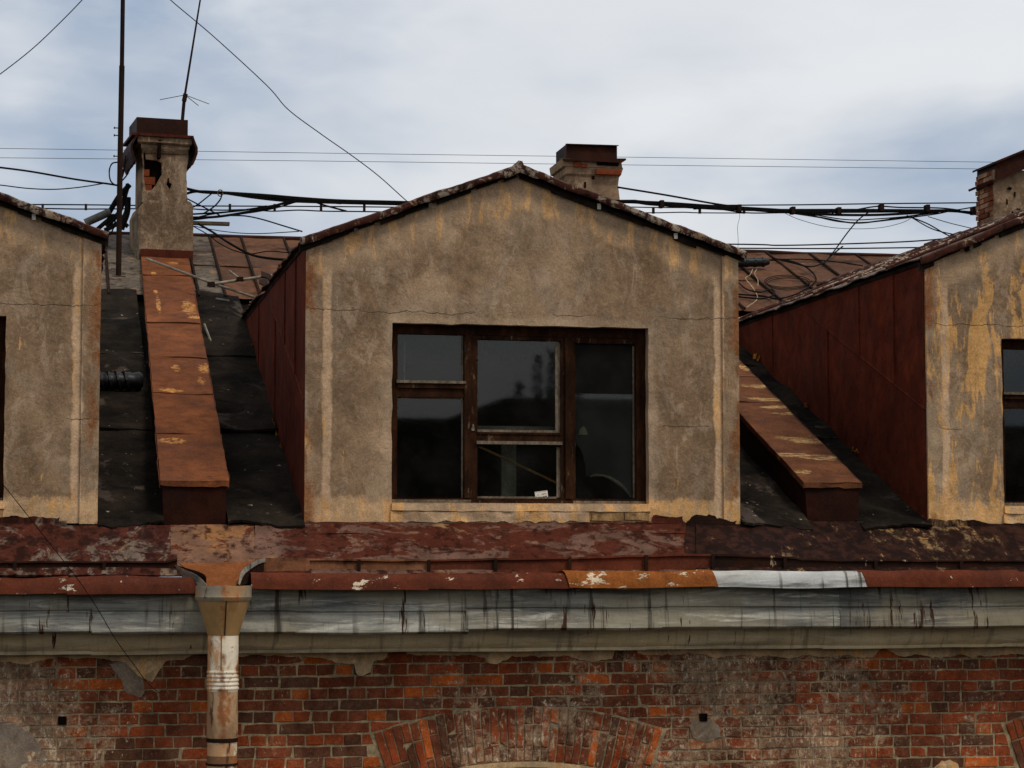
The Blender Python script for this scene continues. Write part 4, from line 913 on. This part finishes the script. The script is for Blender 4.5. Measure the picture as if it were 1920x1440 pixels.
wallstrip('outlet_wall', 'gutter_rust', [(478,1048),(500,1046),(530,1046),(560,1046),(580,1046)], [(478,1076),(500,1075),(530,1074),(560,1073),(580,1073)], -.322, -.322, 0)

# ------------------------------------------------------------------ chimneys
def rot_about(cx, cy, a):
    c_, s_ = math.cos(a), math.sin(a)
    return lambda p: Vector((cx+(p.x-cx)*c_-(p.y-cy)*s_, cy+(p.x-cx)*s_+(p.y-cy)*c_, p.z))
def px_box(mb, Y, a, b, top, bot, dep, pm): mb.box(P(a,pm,Y).x, P(b,pm,Y).x, Y, Y+dep, P((a+b)/2,bot,Y).z, P((a+b)/2,top,Y).z)
def flare(nm, mt, rows, Y, dep, par, pm, seed, xf_=None):               # plastered shaft whose outline changes with height
    q = MB(xf_); n = len(rows); vs = []
    for (y, a, b, d_) in rows:
        z = P((a+b)/2,y,Y).z; xa, xb = P(a,pm,Y).x, P(b,pm,Y).x
        for k in range(6): vs.append((xa+(xb-xa)*k/5, Y-d_+.014*mn.noise(Vector((k*1.3,y*.1,seed))), z+.012*mn.noise(Vector((k*2.1,y*.07,seed+4)))))
        for k in range(3): vs.append((xb if k == 0 else (xb+xa)/2 if k == 1 else xa, Y+dep+d_, z))
    m = 9; fs = [(i*m+k,i*m+(k+1)%m,(i+1)*m+(k+1)%m,(i+1)*m+k) for i in range(n-1) for k in range(m)]+[tuple(range(m)),tuple((n-1)*m+k for k in range(m))]
    q.add(vs, fs); return q.build(nm, mt, par)
Y1 = 7.95
ch = thing('chimney', P(305,470,Y1), 'tall crumbling plastered chimney with a bricked hole and dark metal hood, beside the mast', 'chimney', 'chimneys on the ridge')
c0 = P(305,400,Y1); xf = rot_about(c0.x, Y1+.3, rad(6))
def cbox(nm, mt, *a, par=None, xf_=None): q = MB(xf_ or xf); px_box(q, *a); return q.build(nm, mt, par or ch)
def lumpy(mb_loops, Y, pm): pass
# lower block with chamfered shoulders
mb = MB(xf); q = [(P(x,y,Y1-.03).x,P(x,y,Y1-.03).z) for x,y in ((252,492),(356,492),(357,385),(352,378),(345,375),(268,376),(258,384),(252,398))]
mb.plate([ragged(q,.05,.006,2)], lambda x,z: Vector((x,Y1-.03,z)), (0,.66,0)); mb.build('lower_block', 'plaster_chimney', ch)
cbox('shaft_core', 'cavity', Y1+.10, 266, 341, 270, 380, .46, 330)
# plaster skin of the shaft front, with its broken hole and the cross shaped gap
V = lambda x,y: (P(x,y,Y1+.02).x, P(x,y,Y1+.02).z)
outer = ragged([V(*q) for q in ((260,380),(347,380),(345,330),(349,285),(349,262),(258,262),(262,300),(262,340))], .03, .010, 12)
hole = ragged([V(*q) for q in ((261.5+2,281),(266,281),(268,299),(290,301),(298,305),(299,326),(292,338),(286,348),(279,357),(268,358),(264,330))], .02, .006, 4)
cross = ragged([V(*q) for q in ((309,335),(312,333),(313,342),(318,344),(316,349),(314,355),(311,352),(307,346),(308,343))], .012, .003, 6)
mb = MB(xf); mb.plate([outer, hole, cross], lambda x,z: Vector((x,Y1+.02,z)), (0,.06,0)); mb.build('shaft_front', 'plaster_chimney', ch)
cbox('shaft_side', 'plaster_chimney', Y1+.082, 261, 266, 262, 382, .46, 330); cbox('shaft_side', 'plaster_chimney', Y1+.082, 341, 346, 262, 382, .46, 330)
for (a,b,t_,bt) in ((265,286,332,346),(264,280,347,358),(265,275,318,330)): cbox('brick', 'brick_exposed', Y1+.05, a,b,t_,bt, .05, 340)
flare('upper_ledge', 'plaster_chimney', [(288,262,347,-.01),(283,260,348,.005),(279,258,350,.02),(272,258,350,.02),(270,258,350,.02)], Y1, .58, ch, 280, 3, xf)
flare('top_ledge', 'plaster_chimney', [(272,254,351,.03),(269,251,354,.05),(262,251,354,.05),(256,252,353,.05)], Y1, .58, ch, 265, 8, xf)
cbox('ledge_crack', 'cavity', Y1-.056, 289.5, 295.5, 262, 296, .09, 280)
hd = cbox('hood', 'cap_metal', Y1-.02, 250, 347, 222, 254, .60, 240)
cbox('hood_rim', 'flashing', Y1-.08, 240, 357, 251, 256, .72, 253, par=hd)
for s_, (a, b) in ((-1,(238,251)),(1,(354,361))):
    mb = MB(xf); A_ = P(a if s_ < 0 else b,254,Y1); 
    xo = P(236 if s_ < 0 else 363,290,Y1).x; xi = P(249 if s_ < 0 else 355,254,Y1).x; xb_ = P(245 if s_ < 0 else 357,313,Y1).x
    n_ = 6
    mb.plate([ragged([(Y1-.10,P(300,255,Y1).z),(Y1+.65,P(300,255,Y1).z),(Y1+.65,P(300,312,Y1).z),(Y1-.10,P(300,308,Y1).z)],.06,.02,s_)], lambda y,z,xo=xo,xi=xi,s_=s_: Vector((xi+(xo-xi)*min(1,max(0,(P(300,255,Y1).z-z)/.12))-s_*.05*max(0,(P(300,290,Y1).z-z)/.12),y,z)), (-s_*.025,0,0)); mb.build('hood_flap', 'cap_metal', hd)
mb = MB(xf); px_box(mb, Y1-.06, 257, 356, 468, 490, .06, 480); mb.build('base_flashing', 'flashing', ch)
mb = MB(xf); q0 = P(256,440,Y1+.1); mb.add([P(250,495,Y1-.02),P(254,496,Y1-.04),P(253,400,Y1-.05),P(247,412,Y1+.2)], [(0,1,2,3)]); mb.add([p+Vector((-.01,.02,0)) for p in (P(250,495,Y1-.02),P(254,496,Y1-.04),P(253,400,Y1-.05),P(247,412,Y1+.2))], [(0,1,2,3)]); mb.build('corner_board', 'bead_wood', ch)

Y2 = 8.75
c2 = thing('chimney', P(1105,400,Y2), 'short cracked plaster chimney with rusty hood, peeking over the middle dormer roof', 'chimney', 'chimneys on the ridge')
id_ = lambda p: p
def cb2(nm, mt, *a, par=None): return cbox(nm, mt, *a, par=par or c2, xf_=id_)
flare('shaft', 'plaster_chimney', [(470,1064,1162,0),(372,1064,1162,0),(345,1064,1159,.0),(332,1063,1160,.01),(328,1060,1163,.03),(316,1060,1167,.04),(314,1055,1165,.05),(300,1053,1163,.05)], Y2, .60, c2, 340, 1)
for (a,b,t_,bt) in ((1075,1088,303,312),(1090,1102,307,313),(1118,1165,317,327)): cb2('brick', 'brick_exposed', Y2-.07, a,b,t_,bt, .06, 320)
cb2('ledge_gap', 'cavity', Y2-.075, 1120, 1160, 302, 310, .06, 306); cb2('wall_crack', 'cavity', Y2-.02, 1110, 1115, 330, 336, .03, 333); cb2('wall_crack', 'cavity', Y2-.02, 1096, 1099, 341, 352, .03, 346)
h2 = cb2('hood', 'cap_metal', Y2-.02, 1062, 1157, 272, 300, .55, 285)
mb = MB(); q = [P(1055,297,Y2-.1),P(1166,302,Y2-.1),P(1174,297,Y2-.1),P(1172,297,Y2+.6),P(1045,296,Y2+.6)]; mb.hexa(q,[p-Vector((0,0,.02)) for p in q]); mb.build('hood_rim', 'cap_metal', h2)
mb = MB(); q = [P(1062,269,Y2-.06),P(1160,272,Y2-.06),P(1160,272,Y2+.6),P(1060,270,Y2+.6)]; mb.hexa(q,[p-Vector((0,0,.012)) for p in q]); mb.build('hood_top', 'cap_metal', h2)

Y3 = 7.6
c3 = thing('chimney', P(1890,420,Y3), 'broad chimney at the right picture edge with bare brick side and plaster front', 'chimney', 'chimneys on the ridge')
rows = 16; zb3, zt3 = P(1880,470,Y3).z, P(1880,318,Y3).z; xl3 = P(1864,380,Y3).x
mb = MB(); mb.box(xl3+.02, xl3+1.3, Y3+.02, Y3+.5, zb3-.6, zt3); mb.build('core', 'mortar', c3)
hgt = (zt3-zb3)/rows
for i in range(rows):
    z0 = zb3+i*hgt+.006; z1 = z0+hgt-.012; k = 0; y = Y3+.03
    for L in ((.13,.26,.10) if i%2 else (.26,.13,.10)):
        mb = MB(); mb.tone = random.choice([(.20,.05,.025),(.28,.13,.09),(.30,.19,.14),(.14,.04,.025)])
        j = random.uniform(-.012,.012); mb.box(xl3+j, xl3+.03, y, y+L-.012, z0, z1); y += L; mb.build('brick', 'brick', c3)
mb = MB(); mb.sheet((xl3,Y3,zb3-.6),(xl3+1.3,Y3,zb3-.6),(xl3+1.3,Y3,zt3),(xl3,Y3,zt3),14,16,.03,.03,0,.01,2,4); mb.build('shaft_front', 'plaster_chimney', c3)
for (x,y,w_,h_) in ((1893,353,.03,.016),(1903,364,.012,.03),(1888,378,.010,.035),(1909,392,.03,.012),(1898,402,.02,.04)):
    q = P(x,y,Y3-.012); mb = MB(); mb.plate([ragged([(q.x-w_,q.z-h_*.4),(q.x+w_*.7,q.z-h_),(q.x+w_,q.z+h_*.5),(q.x-w_*.3,q.z+h_)],.012,.008,x)], lambda a,b: Vector((a,Y3-.018,b)), (0,.02,0)); mb.build('plaster_gap', 'cavity', c3)
def hood_loop(pts, Y): return [P(x, y, Y) for x, y in pts]
def gable_hood(nm, lo, hi, y0, y1, par):                    # pitched sheet hood, run front to back
    a = [P(x,y,Y3) for x,y in hi+lo[::-1]]; q = MB(); q.hexa([Vector((p.x,y0,p.z)) for p in a], [Vector((p.x,y1,p.z)) for p in a]); return q.build(nm, 'cap_metal', par)
hd3 = gable_hood('hood_rim', [(1856,344),(1972,296),(2090,344)], [(1854,340),(1972,290),(2092,340)], Y3-.10, Y3+.60, c3)
gable_hood('hood', [(1866,340),(1972,296),(2080,340)], [(1866,306),(1972,262),(2080,306)], Y3-.04, Y3+.52, hd3)
gable_hood('hood_top', [(1860,309),(1972,264),(2086,309)], [(1860,305),(1972,259),(2086,305)], Y3-.09, Y3+.56, hd3)
# tumbled bricks of the far parapet, seen over the right dormer roof
rb = thing('brick_parapet', P(1780,465,8.6), 'low broken brick parapet stepping up behind the right dormer roof', 'parapet')
for (a,b,t_,bt) in ((1712,1740,468,474),(1740,1775,463,472),(1706,1790,473,482),(1750,1785,451,462),(1787,1835,444,456),(1775,1835,457,472),(1800,1830,434,443)):
    mb = MB(); mb.tone = random.choice([(.16,.045,.028),(.12,.04,.028)]); px_box(mb, 8.6, a,b,t_,bt, .3, 460); mb.build('brick', 'brick', rb)

# ------------------------------------------------------------------ mast, aerials
ms = thing('mast', PR(222,528), 'tall thin dark steel mast standing on the roof left of the chimney', 'mast')
Ym = PR(222,528).y
mb = MB(); b_ = PR(222,528,-.02); mb.tube([b_,Vector((b_.x,b_.y,P(222,300,Ym).z)),Vector((b_.x+.005,b_.y,P(222,120,Ym).z))], .030, 10); mb.build('lower_tube', 'mast_metal', ms, True)
mb = MB(); mb.tube([Vector((b_.x+.005,b_.y,P(222,122,Ym).z)),Vector((b_.x+.005,b_.y,P(222,-160,Ym).z))], .024, 10); mb.build('upper_tube', 'mast_metal', ms, True)
mb = MB(); mb.box(b_.x-.07,b_.x+.07,b_.y-.07,b_.y+.07,b_.z-.03,b_.z+.05); mb.build('base_plate', 'mast_metal', ms)
for y_ in (240,254,293): q = Vector((b_.x,Ym,P(222,y_,Ym).z)); mb = MB(); mb.tube([q+Vector((-.02,0,0)),q+Vector((-.06,0,0))],.006,5); mb.tube([q+Vector((-.06,0,0)),q+Vector((-.072,0,0))],.012,6); mb.build('step_bolt', 'mast_metal', ms)
an = thing('whip_aerial', P(342,222,Y1+.2), 'leaning whip aerial with short crossed rods on top of the left chimney', 'aerial')
Ya = Y1+.2
mb = MB(); mb.tube([P(341,236,Ya),P(346,180,Ya)], .019, 8); mb.build('stub', 'mast_metal', an, True)
mb = MB(); mb.tube([P(346,182,Ya),P(376,-4,Ya),P(384,-60,Ya)], [.013,.009,.007], 6); mb.build('rod', 'mast_metal', an)
mb = MB(); mb.tube([P(345,190,Ya),P(348,176,Ya)], .026, 8); mb.build('clamp', 'mast_metal', an)
for q in (((347,178),(300,187)),((347,178),(392,195)),((347,178),(372,198))): mb = MB(); mb.tube([P(*q[0],Ya),P(*q[1],Ya-.1)], .004, 4); mb.build('cross_rod', 'mast_metal', an)
fa = thing('fallen_aerial', PR(400,540), 'broken aerial of bare metal tubes lying across the roof by the left flue', 'aerial')
mb = MB(); mb.tube([PR(275,485,.33),PR(395,530,.30),PR(497,564,.16)], .0135, 8); mb.build('boom', 'steel_tube', fa, True)
mb = MB(); mb.tube([PR(395,533,.34),PR(512,516,.34)], .0155, 8); mb.build('arm', 'steel_tube', fa, True)
mb = MB(); mb.tube([PR(430,508,.42),PR(450,523,.36)], .012, 6); mb.build('stub', 'steel_tube', fa)
for (x,y,s_) in ((396,533,.04),(450,523,.035)):
    q = PR(x,y,.36); mb = MB(); mb.hexa([q+Vector((-s_,-.03,-s_*.5)),q+Vector((s_,-.03,-s_*.7)),q+Vector((s_*.8,-.03,s_*.6)),q+Vector((-s_*.9,-.03,s_*.5))],[q+Vector((-s_,.03,-s_*.5)),q+Vector((s_,.03,-s_*.7)),q+Vector((s_*.8,.03,s_*.6)),q+Vector((-s_*.9,.03,s_*.5))]); mb.build('clamp', 'mast_metal', fa)
for pts in (((489,508),(507,514),(503,521),(490,518)),((486,524),(500,522),(503,532),(496,536),(485,530))):
    q = [PR(x,y,.36) for x,y in pts]; mb = MB(); mb.hexa(q,[p+Vector((.01,.03,-.01)) for p in q]); mb.build('reflector_plate', 'mast_metal', fa)
mb = MB(); mb.tube([PR(383,608,.12),PR(397,645,.05)], .012, 6); tag(mb.build('metal_rod', 'steel_tube'), 'short grey metal rod sticking out beside the left flue', 'rod')
mb = MB(); mb.tube([PR(405,562,.05),PR(430,566,.05)], .022, 6); tag(mb.build('grey_fitting', 'grey_tube'), 'small grey broken fitting lying on the roof under the fallen aerial', 'fitting')

# ------------------------------------------------------------------ wrapped splices and coils
sl_ = thing('cable_splice', PR(232,716), 'thick black wrapped cable splice lying on the felt beside the left dormer', 'cable splice')
a_, b2_ = PR(176,714,.12), PR(268,714,.12)
mb = MB(); N_ = 14; mb.tube([a_.lerp(b2_,k/N_) for k in range(N_+1)], [.075+.006*math.sin(k*2.1) for k in range(N_)]+[.055], 12); mb.build('sleeve', 'black_plastic', sl_, True)
for k in range(4): p = a_.lerp(b2_,.15+k*.17); mb = MB(); mb.tube([p+Vector((-.05+.1*t_/12,.078*math.cos(t_*.52),.078*math.sin(t_*.52))) for t_ in range(13)], .014, 5); mb.build('wrap', 'black_plastic', sl_)
s2 = thing('cable_joint', PR(1410,492), 'black cable joint box on the roof with a round end, right of the middle dormer', 'cable joint')
p0, p1 = PR(1378,492,.14), PR(1441,491,.14)
mb = MB(); mb.tube([p0.lerp(p1,k/8) for k in range(9)], [.055]*7+[.05,.035], 10); mb.build('sleeve', 'black_plastic', s2, True)
for t_ in (.3,.55,.8): p = p0.lerp(p1,t_); mb = MB(); mb.tube([p,p+Vector((.03,0,0))], .060, 10); mb.build('rib', 'black_plastic', s2)
def coil(nm, pts, r, label, cat, mt='cable_black', up=.06, grp=None, n=8):
    q = MB(); r = r*.75; q.tube(smooth_path([PR(x,y,up+.02*(i%3)) for i,(x,y) in enumerate(pts)], n), r, 6); return tag(q.build(nm, mt, None, True), label, cat, grp)
loop = []
for k in range(30):
    t_ = k*.62; loop.append((1477+45*math.cos(t_)*(1-.006*k), 528+12*math.sin(t_)+.25*k-2))
coil('cable_coil', loop, .006, 'loose coil of thin black cable lying on the rusty roof', 'cable coil', n=4)
coil('loose_cable', [(1438,488),(1470,487),(1510,500),(1530,525),(1500,548),(1460,560),(1430,555),(1385,552)], .013, 'black cable curving from the joint box around the coil', 'cable')
coil('loose_cable', [(1385,530),(1400,542),(1425,548),(1446,542),(1452,552),(1430,560),(1400,558),(1385,556)], .012, 'black cable loop lying close to the middle dormer edge on the roof', 'cable')
coil('loose_cable', [(1450,484),(1490,494),(1520,500),(1545,492),(1560,478),(1580,462)], .012, 'black cable rising from the roof towards the bundle on the right', 'cable', up=.10)
coil('loose_cable', [(1440,487),(1500,486),(1560,490),(1618,498)], .009, 'thin straight cable running right across the rusty roof', 'cable')
coil('pale_wire', [(1412,503),(1406,516),(1398,522),(1412,540),(1420,560),(1400,576)], .006, 'tangled pale wire hanging down below the joint box', 'wire', 'pale_wire')
coil('pale_wire', [(1420,503),(1415,513),(1421,525),(1421,536)], .006, 'short pale wire ending on the roof beside the tangled one', 'wire', 'pale_wire')

# ------------------------------------------------------------------ overhead cables
YC = 8.4
def cab(nm, pts, r, label=None, cat='cable', Y=YC, par=None, mt='cable_black', n=10, group=None, dy=0.):
    q = MB(); m = len(pts); r = r*(.85 if r > .006 else .8); q.tube(smooth_path([P(x,y,Y+dy*i/(m-1)) for i,(x,y) in enumerate(pts)], n), r, 6); o = q.build(nm, mt, par, True)
    if par is None: tag(o, label, cat, group)
    return o
bl = thing('cable_bundle', P(560,375,YC), 'thick sagging black cable bundle between the left chimney and the middle dormer', 'cable bundle')
for pts, r in (([(346,353),(380,360),(440,363),(500,369),(560,374),(640,378),(740,380),(960,384)],.020),([(346,364),(370,359),(420,361),(500,366),(560,371),(640,376),(760,379),(960,386)],.017),
        ([(420,362),(480,371),(540,377),(620,380),(740,383),(960,388)],.016),([(350,408),(400,407),(450,400),(500,390),(540,379),(570,376),(640,381)],.017),([(352,402),(420,398),(470,392),(520,384),(560,377)],.012),
        ([(356,413),(420,405),(480,397),(520,389),(550,380)],.010),([(356,411),(400,401),(460,394),(500,386)],.010),([(500,389),(540,381),(580,377),(612,386),(650,396)],.012)):
    cab('cable', pts, r, par=bl, dy=.0)
for (x,y) in ((413,361),): mb = MB(); mb.tube([P(x+5*math.cos(t_*.6),y+1+6*math.sin(t_*.6),YC-.03) for t_ in range(11)], .007, 5); mb.build('cable_tie', 'bead_wood', bl)
cab('loop_cable', [(415,362),(414,372),(404,385),(392,394),(382,400)], .010, 'short cable looping down from the tie of the left bundle', 'cable', 8.3)
cab('crossing_cable', [(346,370),(375,385),(405,400),(415,406)], .009, 'short black cable crossing down from the left chimney to the timber', 'cable', 8.25)
cab('crossing_cable', [(355,392),(370,384),(388,370),(398,362)], .009, 'thin black cable slanting up to the left bundle near the chimney', 'cable', 8.28)
cab('drop_cable', [(372,420),(400,436),(430,456),(470,477),(510,485),(560,488)], .016, 'thick black cable drooping from the timber onto the rusty roof', 'cable', 8.1, dy=-1.2)
cab('drop_cable', [(362,424),(390,440),(411,456),(440,470),(470,476),(505,471),(552,475)], .007, 'thin wire drooping along the rusty roof under the thick cable', 'cable', 8.1, dy=-.6)
cab('branch_cable', [(430,404),(460,405),(490,411),(530,423),(566,434)], .010, 'black cable curving from the left bundle to the middle dormer eave', 'cable', 8.2, dy=-2.5)
cab('thin_wire', [(358,423),(420,434),(480,438),(560,434)], .006, 'thin wire sagging from the timber end to the middle dormer eave', 'wire', 8.2, dy=-2.5)
mb = MB(); p0, p1 = P(350,418,8.15), P(430,418,8.15); mb.box(p0.x,p1.x,8.1,8.18,p0.z-.018,p0.z+.018); tag(mb.build('timber_batten', 'grey_wood'), 'short grey timber sticking out from the left chimney', 'timber')
# stay cable with hangers
for nm, segs, lb in (('hanger_cable', ([(-60,383),(60,383.5),(160,384),(330,386),(470,386.5),(700,388),(960,392)],[(-60,391),(80,391),(160,392),(330,391),(380,393),(420,394),(470,393),(510,396),(560,394),(610,396),(700,397),(960,402)]), 'pair of thin stay cables with small hangers passing behind the left chimney'),):
    t = thing(nm, P(80,388,9.2), lb, 'stay cable')
    for s_ in segs: cab('cable', s_, .009, par=t, Y=9.2)
    for x in (2,80,161,431,515,602,683): mb = MB(); p = P(x,390,9.2); mb.box(p.x-.014,p.x+.014,9.185,9.215,P(x,394 if x < 400 else 396,9.2).z,P(x,382.5,9.2).z); mb.build('hanger', 'mast_metal', t)
br = thing('cable_bundle', P(1500,395,YC), 'thick black cable bundle with loose strands between the middle dormer and right chimney', 'cable bundle')
for pts, r in (([(960,380),(1165,377),(1200,378),(1260,384),(1320,388),(1385,391),(1450,396),(1560,397),(1700,396),(1780,395),(1835,402)],.019),([(960,384),(1165,379),(1220,383),(1300,389),(1385,393),(1460,394),(1600,394),(1760,395),(1835,399)],.018),
        ([(1150,377),(1240,380),(1330,386),(1400,390),(1480,395),(1550,402),(1640,403),(1720,399),(1790,394)],.018),([(1330,388),(1400,393),(1470,398),(1540,408),(1600,418),(1650,414),(1700,406),(1760,398)],.011),
        ([(1300,387),(1400,392),(1500,400),(1570,415),(1620,417),(1680,411),(1750,402),(1780,396)],.009),([(1440,394),(1520,402),(1590,412),(1650,410),(1720,404)],.008),([(1560,399),(1600,394),(1645,387),(1690,389),(1760,390),(1800,394)],.010),
        ([(1780,396),(1810,391),(1838,386)],.009),([(1300,392),(1340,391),(1400,399),(1480,399),(1560,401)],.009),([(1390,393),(1500,393),(1620,393),(1760,394)],.012)):
    cab('cable', pts, r, par=br)
for x, y in ((1240,383),(1385,391),(1486,395),(1572,396),(1652,390),(1738,391),(1825,396)): mb = MB(); p = P(x,y,YC); mb.box(p.x-.022,p.x+.022,YC-.05,YC+.05,p.z-.042,p.z+.042); mb.build('clamp', 'mast_metal', br)
t = thing('hanger_cable', P(1300,398,9.2), 'pair of thin stay cables with hangers right of the middle dormer', 'stay cable')
for s_ in ([(960,386),(1165,388),(1225,389),(1310,389.5),(1400,390)],[(960,398),(1165,398),(1225,399),(1280,398),(1310,399),(1395,399.5)]): cab('cable', s_, .008, par=t, Y=9.2)
for x in (1225,1312,1395): mb = MB(); p = P(x,390,9.2); mb.box(p.x-.014,p.x+.014,9.185,9.215,P(x,400.5,9.2).z,P(x,388.5,9.2).z); mb.build('hanger', 'mast_metal', t)
cab('stay_wire', [(1158,351),(1250,366),(1340,382),(1400,390)], .013, 'straight black wire from the short chimney down to the right bundle', 'wire')
cab('stay_wire', [(1330,385),(1500,384),(1640,382),(1838,380)], .009, 'thin taut wire just above the right cable bundle', 'wire')
cab('stay_wire', [(960,455),(1385,458),(1460,460),(1560,458),(1700,453),(1790,446)], .010, 'upper of two low black wires just above the ridge at right', 'wire', 9.0)
cab('stay_wire', [(960,464),(1385,465.5),(1560,466),(1740,464)], .010, 'lower of two low black wires just above the ridge at right', 'wire', 9.1)
cab('drop_cable', [(1638,392),(1612,410),(1590,435),(1566,468),(1556,480)], .009, 'black cable dropping diagonally from the right bundle to the roof', 'cable', 8.3)
cab('drop_cable', [(1700,404),(1740,420),(1775,440),(1795,446)], .009, 'black cable drooping from the right bundle to the parapet', 'cable', 8.3)
cab('drop_cable', [(1706,406),(1750,430),(1800,442),(1812,446)], .008, 'lower black cable drooping from the right bundle to the parapet', 'cable', 8.35)
cab('thin_wire', [(1740,406),(1780,418),(1830,430)], .006, 'thin wire slanting down from the right bundle to the broad chimney', 'wire', 8.3)
cab('thin_wire', [(1470,399),(1500,412),(1550,425),(1600,429),(1650,427),(1690,418),(1712,407)], .004, 'very thin slack wire hanging lowest under the right bundle', 'wire', 8.3)
cab('thin_wire', [(1385,388),(1387,405),(1383,425),(1384,450),(1383,478)], .003, 'hair thin wire hanging straight down beside the middle dormer eave', 'wire', 8.0)
cab('power_line', [(-80,277),(600,287),(1200,295),(1860,304),(2300,309)], .0042, 'upper of two long thin power lines across the sky', 'power line', 14, mt='mast_metal', group='power lines across the sky')
cab('power_line', [(-80,295),(600,302),(1200,309.5),(1860,317),(2300,322)], .0042, 'lower of two long thin power lines across the sky', 'power line', 14, mt='mast_metal', group='power lines across the sky')
cab('sky_wire', [(300,-22),(322,2),(400,68),(500,160),(540,205),(600,250),(660,292),(710,330),(757,372),(790,400)], .0055, 'thin wire descending across the sky to the middle dormer roof', 'wire', 3.5)
cab('sky_wire', [(180,-30),(152,2),(110,45),(60,92),(0,139),(-60,180)], .0055, 'thin wire crossing the upper left corner of the sky', 'wire', 3.5)
cab('mast_cable', [(-60,307),(0,314),(60,322),(140,336),(205,345),(222,348)], .012, 'black cable running left from the mast across the sky', 'cable', Ym)
cab('mast_cable', [(-60,342),(0,347),(50,353),(100,355),(150,351),(200,343)], .007, 'thin slack cable sagging left from the mast', 'cable', Ym+.05)
cab('mast_cable', [(220,304),(210,307),(205,320),(207,338),(216,348)], .009, 'short cable loop on the left side of the mast', 'cable', Ym-.03)
for i, pts in enumerate(([(224,345),(230,330),(236,305),(240,298)],[(226,342),(238,328),(247,310)],[(226,336),(233,312),(236,292)])): cab('mast_cable', pts, .009, ['left','right','middle'][i]+' of three short cables arching from mast to chimney hood', 'cable', Ym+.1)
hb = thing('cable_tangle', P(215,400,8.2), 'dark tangle of cables and grey tube between left dormer and mast', 'cable tangle')
mb = MB(); mb.tube([P(160,418,8.2),P(207,397,8.2)], .045, 10); mb.build('tube', 'grey_tube', hb, True)
for pts, r in (([(205,398),(222,370),(238,352),(243,346)],.035),([(200,425),(225,395),(236,362),(240,345)],.03),([(196,432),(210,425),(230,410),(242,380)],.03),([(180,432),(200,415),(215,405),(240,425)],.028),([(228,430),(238,400),(240,370)],.04),([(195,434),(205,440),(214,425),(216,412)],.010)): cab('cable', pts, r, Y=8.2, par=hb)
cab('facade_wire', [(-20,880),(15,920),(90,1015),(150,1092),(185,1145),(215,1196),(250,1245),(278,1282),(300,1300)], .0035, 'thin dark wire slanting down across the gutter and cornice at left', 'wire', -.62)

# ------------------------------------------------------------------ what the windows mirror: the far side of the street
fb = thing('far_building', (10,-75,GZ), 'long dark building across the street mirrored in the window panes', 'building')
mb = MB(); mb.box(-60,60,-90,-75,GZ,5.9); mb.build('wall', 'far_wall', fb)
mb = MB(); mb.box(19,27,-90,-76,5.9,6.9); mb.build('upper_storey', 'far_wall', fb)
for i, (x, h) in enumerate(((24.0,9.2),(25.0,10.6),(25.8,10.9),(27.2,9.4))):
    t = thing('poplar_tree', (x,-97,GZ), ['shortest','second tallest','tallest','widest'][i]+' slim poplar mirrored above the far building', 'tree', 'poplars across the street')
    mb = MB(); mb.tube([(x,-97,GZ),(x,-97,h-2)], [.35,.08], 7); mb.build('trunk', 'batten_wood', t)
    mb = MB()
    for k in range(900):
        z_ = random.uniform(-4,h); r_ = (.9+.3*(i==3))*math.sqrt(max(.02,(h-z_)/(h+4)))*random.random()**.5; a_ = random.uniform(0,6.28)
        p = Vector((x+r_*math.cos(a_),-97+r_*math.sin(a_),z_)); u_ = Vector((random.uniform(-.2,.2),random.uniform(-.2,.2),random.uniform(.1,.3))); v_ = Vector((random.uniform(-.2,.2),random.uniform(-.2,.2),0))
        mb.add([p,p+u_,p+v_], [(0,1,2)])
    mb.build('crown', 'far_leaf', t)

# ------------------------------------------------------------------ ragged painted upstands, rust flakes, roof litter
for i, (pl, mt) in enumerate([([(-60,1000),(-60,970),(112,970),(114,984),(150,990),(176,984),(176,1000)],'apron_left'),
        ([(572,1002),(574,976),(606,980),(660,982),(700,986),(735,988),(800,990),(806,1002)],'apron_mauve'),([(806,1002),(808,986),(960,986),(1100,983),(1222,978),(1226,966),(1280,968),(1284,1002)],'apron_mauve'),
        ([(1286,1002),(1288,978),(1302,966),(1330,964),(1345,972),(1381,976),(1382,1002)],'gutter_dark'),([(1740,1004),(1742,972),(1775,978),(1800,974),(1840,978),(1864,982),(1872,998),(1960,1003),(1960,1012)],'apron_right')]):
    q = [(P(x,y,.26).x, P(x,y,.26).z) for x, y in pl]
    mb = MB(); mb.plate([ragged(q, .02, .014, i*2.3+1)], lambda x,z: Vector((x,.262+.006*mn.noise(Vector((x*8,z*8,0))),z)), (0,.008,0)); mb.build('wall_flashing', mt, apr)
simple('litter', (.20,.17,.13), (.42,.37,.30), 30, .9, .05)
mb = MB()
for k in range(110):
    x0, x1 = felts[k % 4]; x = random.uniform(x0+.03, x1-.03); y = .3+6.2*random.random()**1.6; p = Rp(x, y, .072); s_ = random.uniform(.004,.016)
    v = [p+Vector((random.uniform(-s_,s_)*1.6, random.uniform(-s_,s_)*2, random.uniform(-.004,.012))) for _ in range(4)]
    mb.add(v, [(0,1,2),(0,2,3),(0,3,1),(1,3,2)])
o = mb.build('roof_litter', 'litter', rf); o['kind'] = 'stuff'
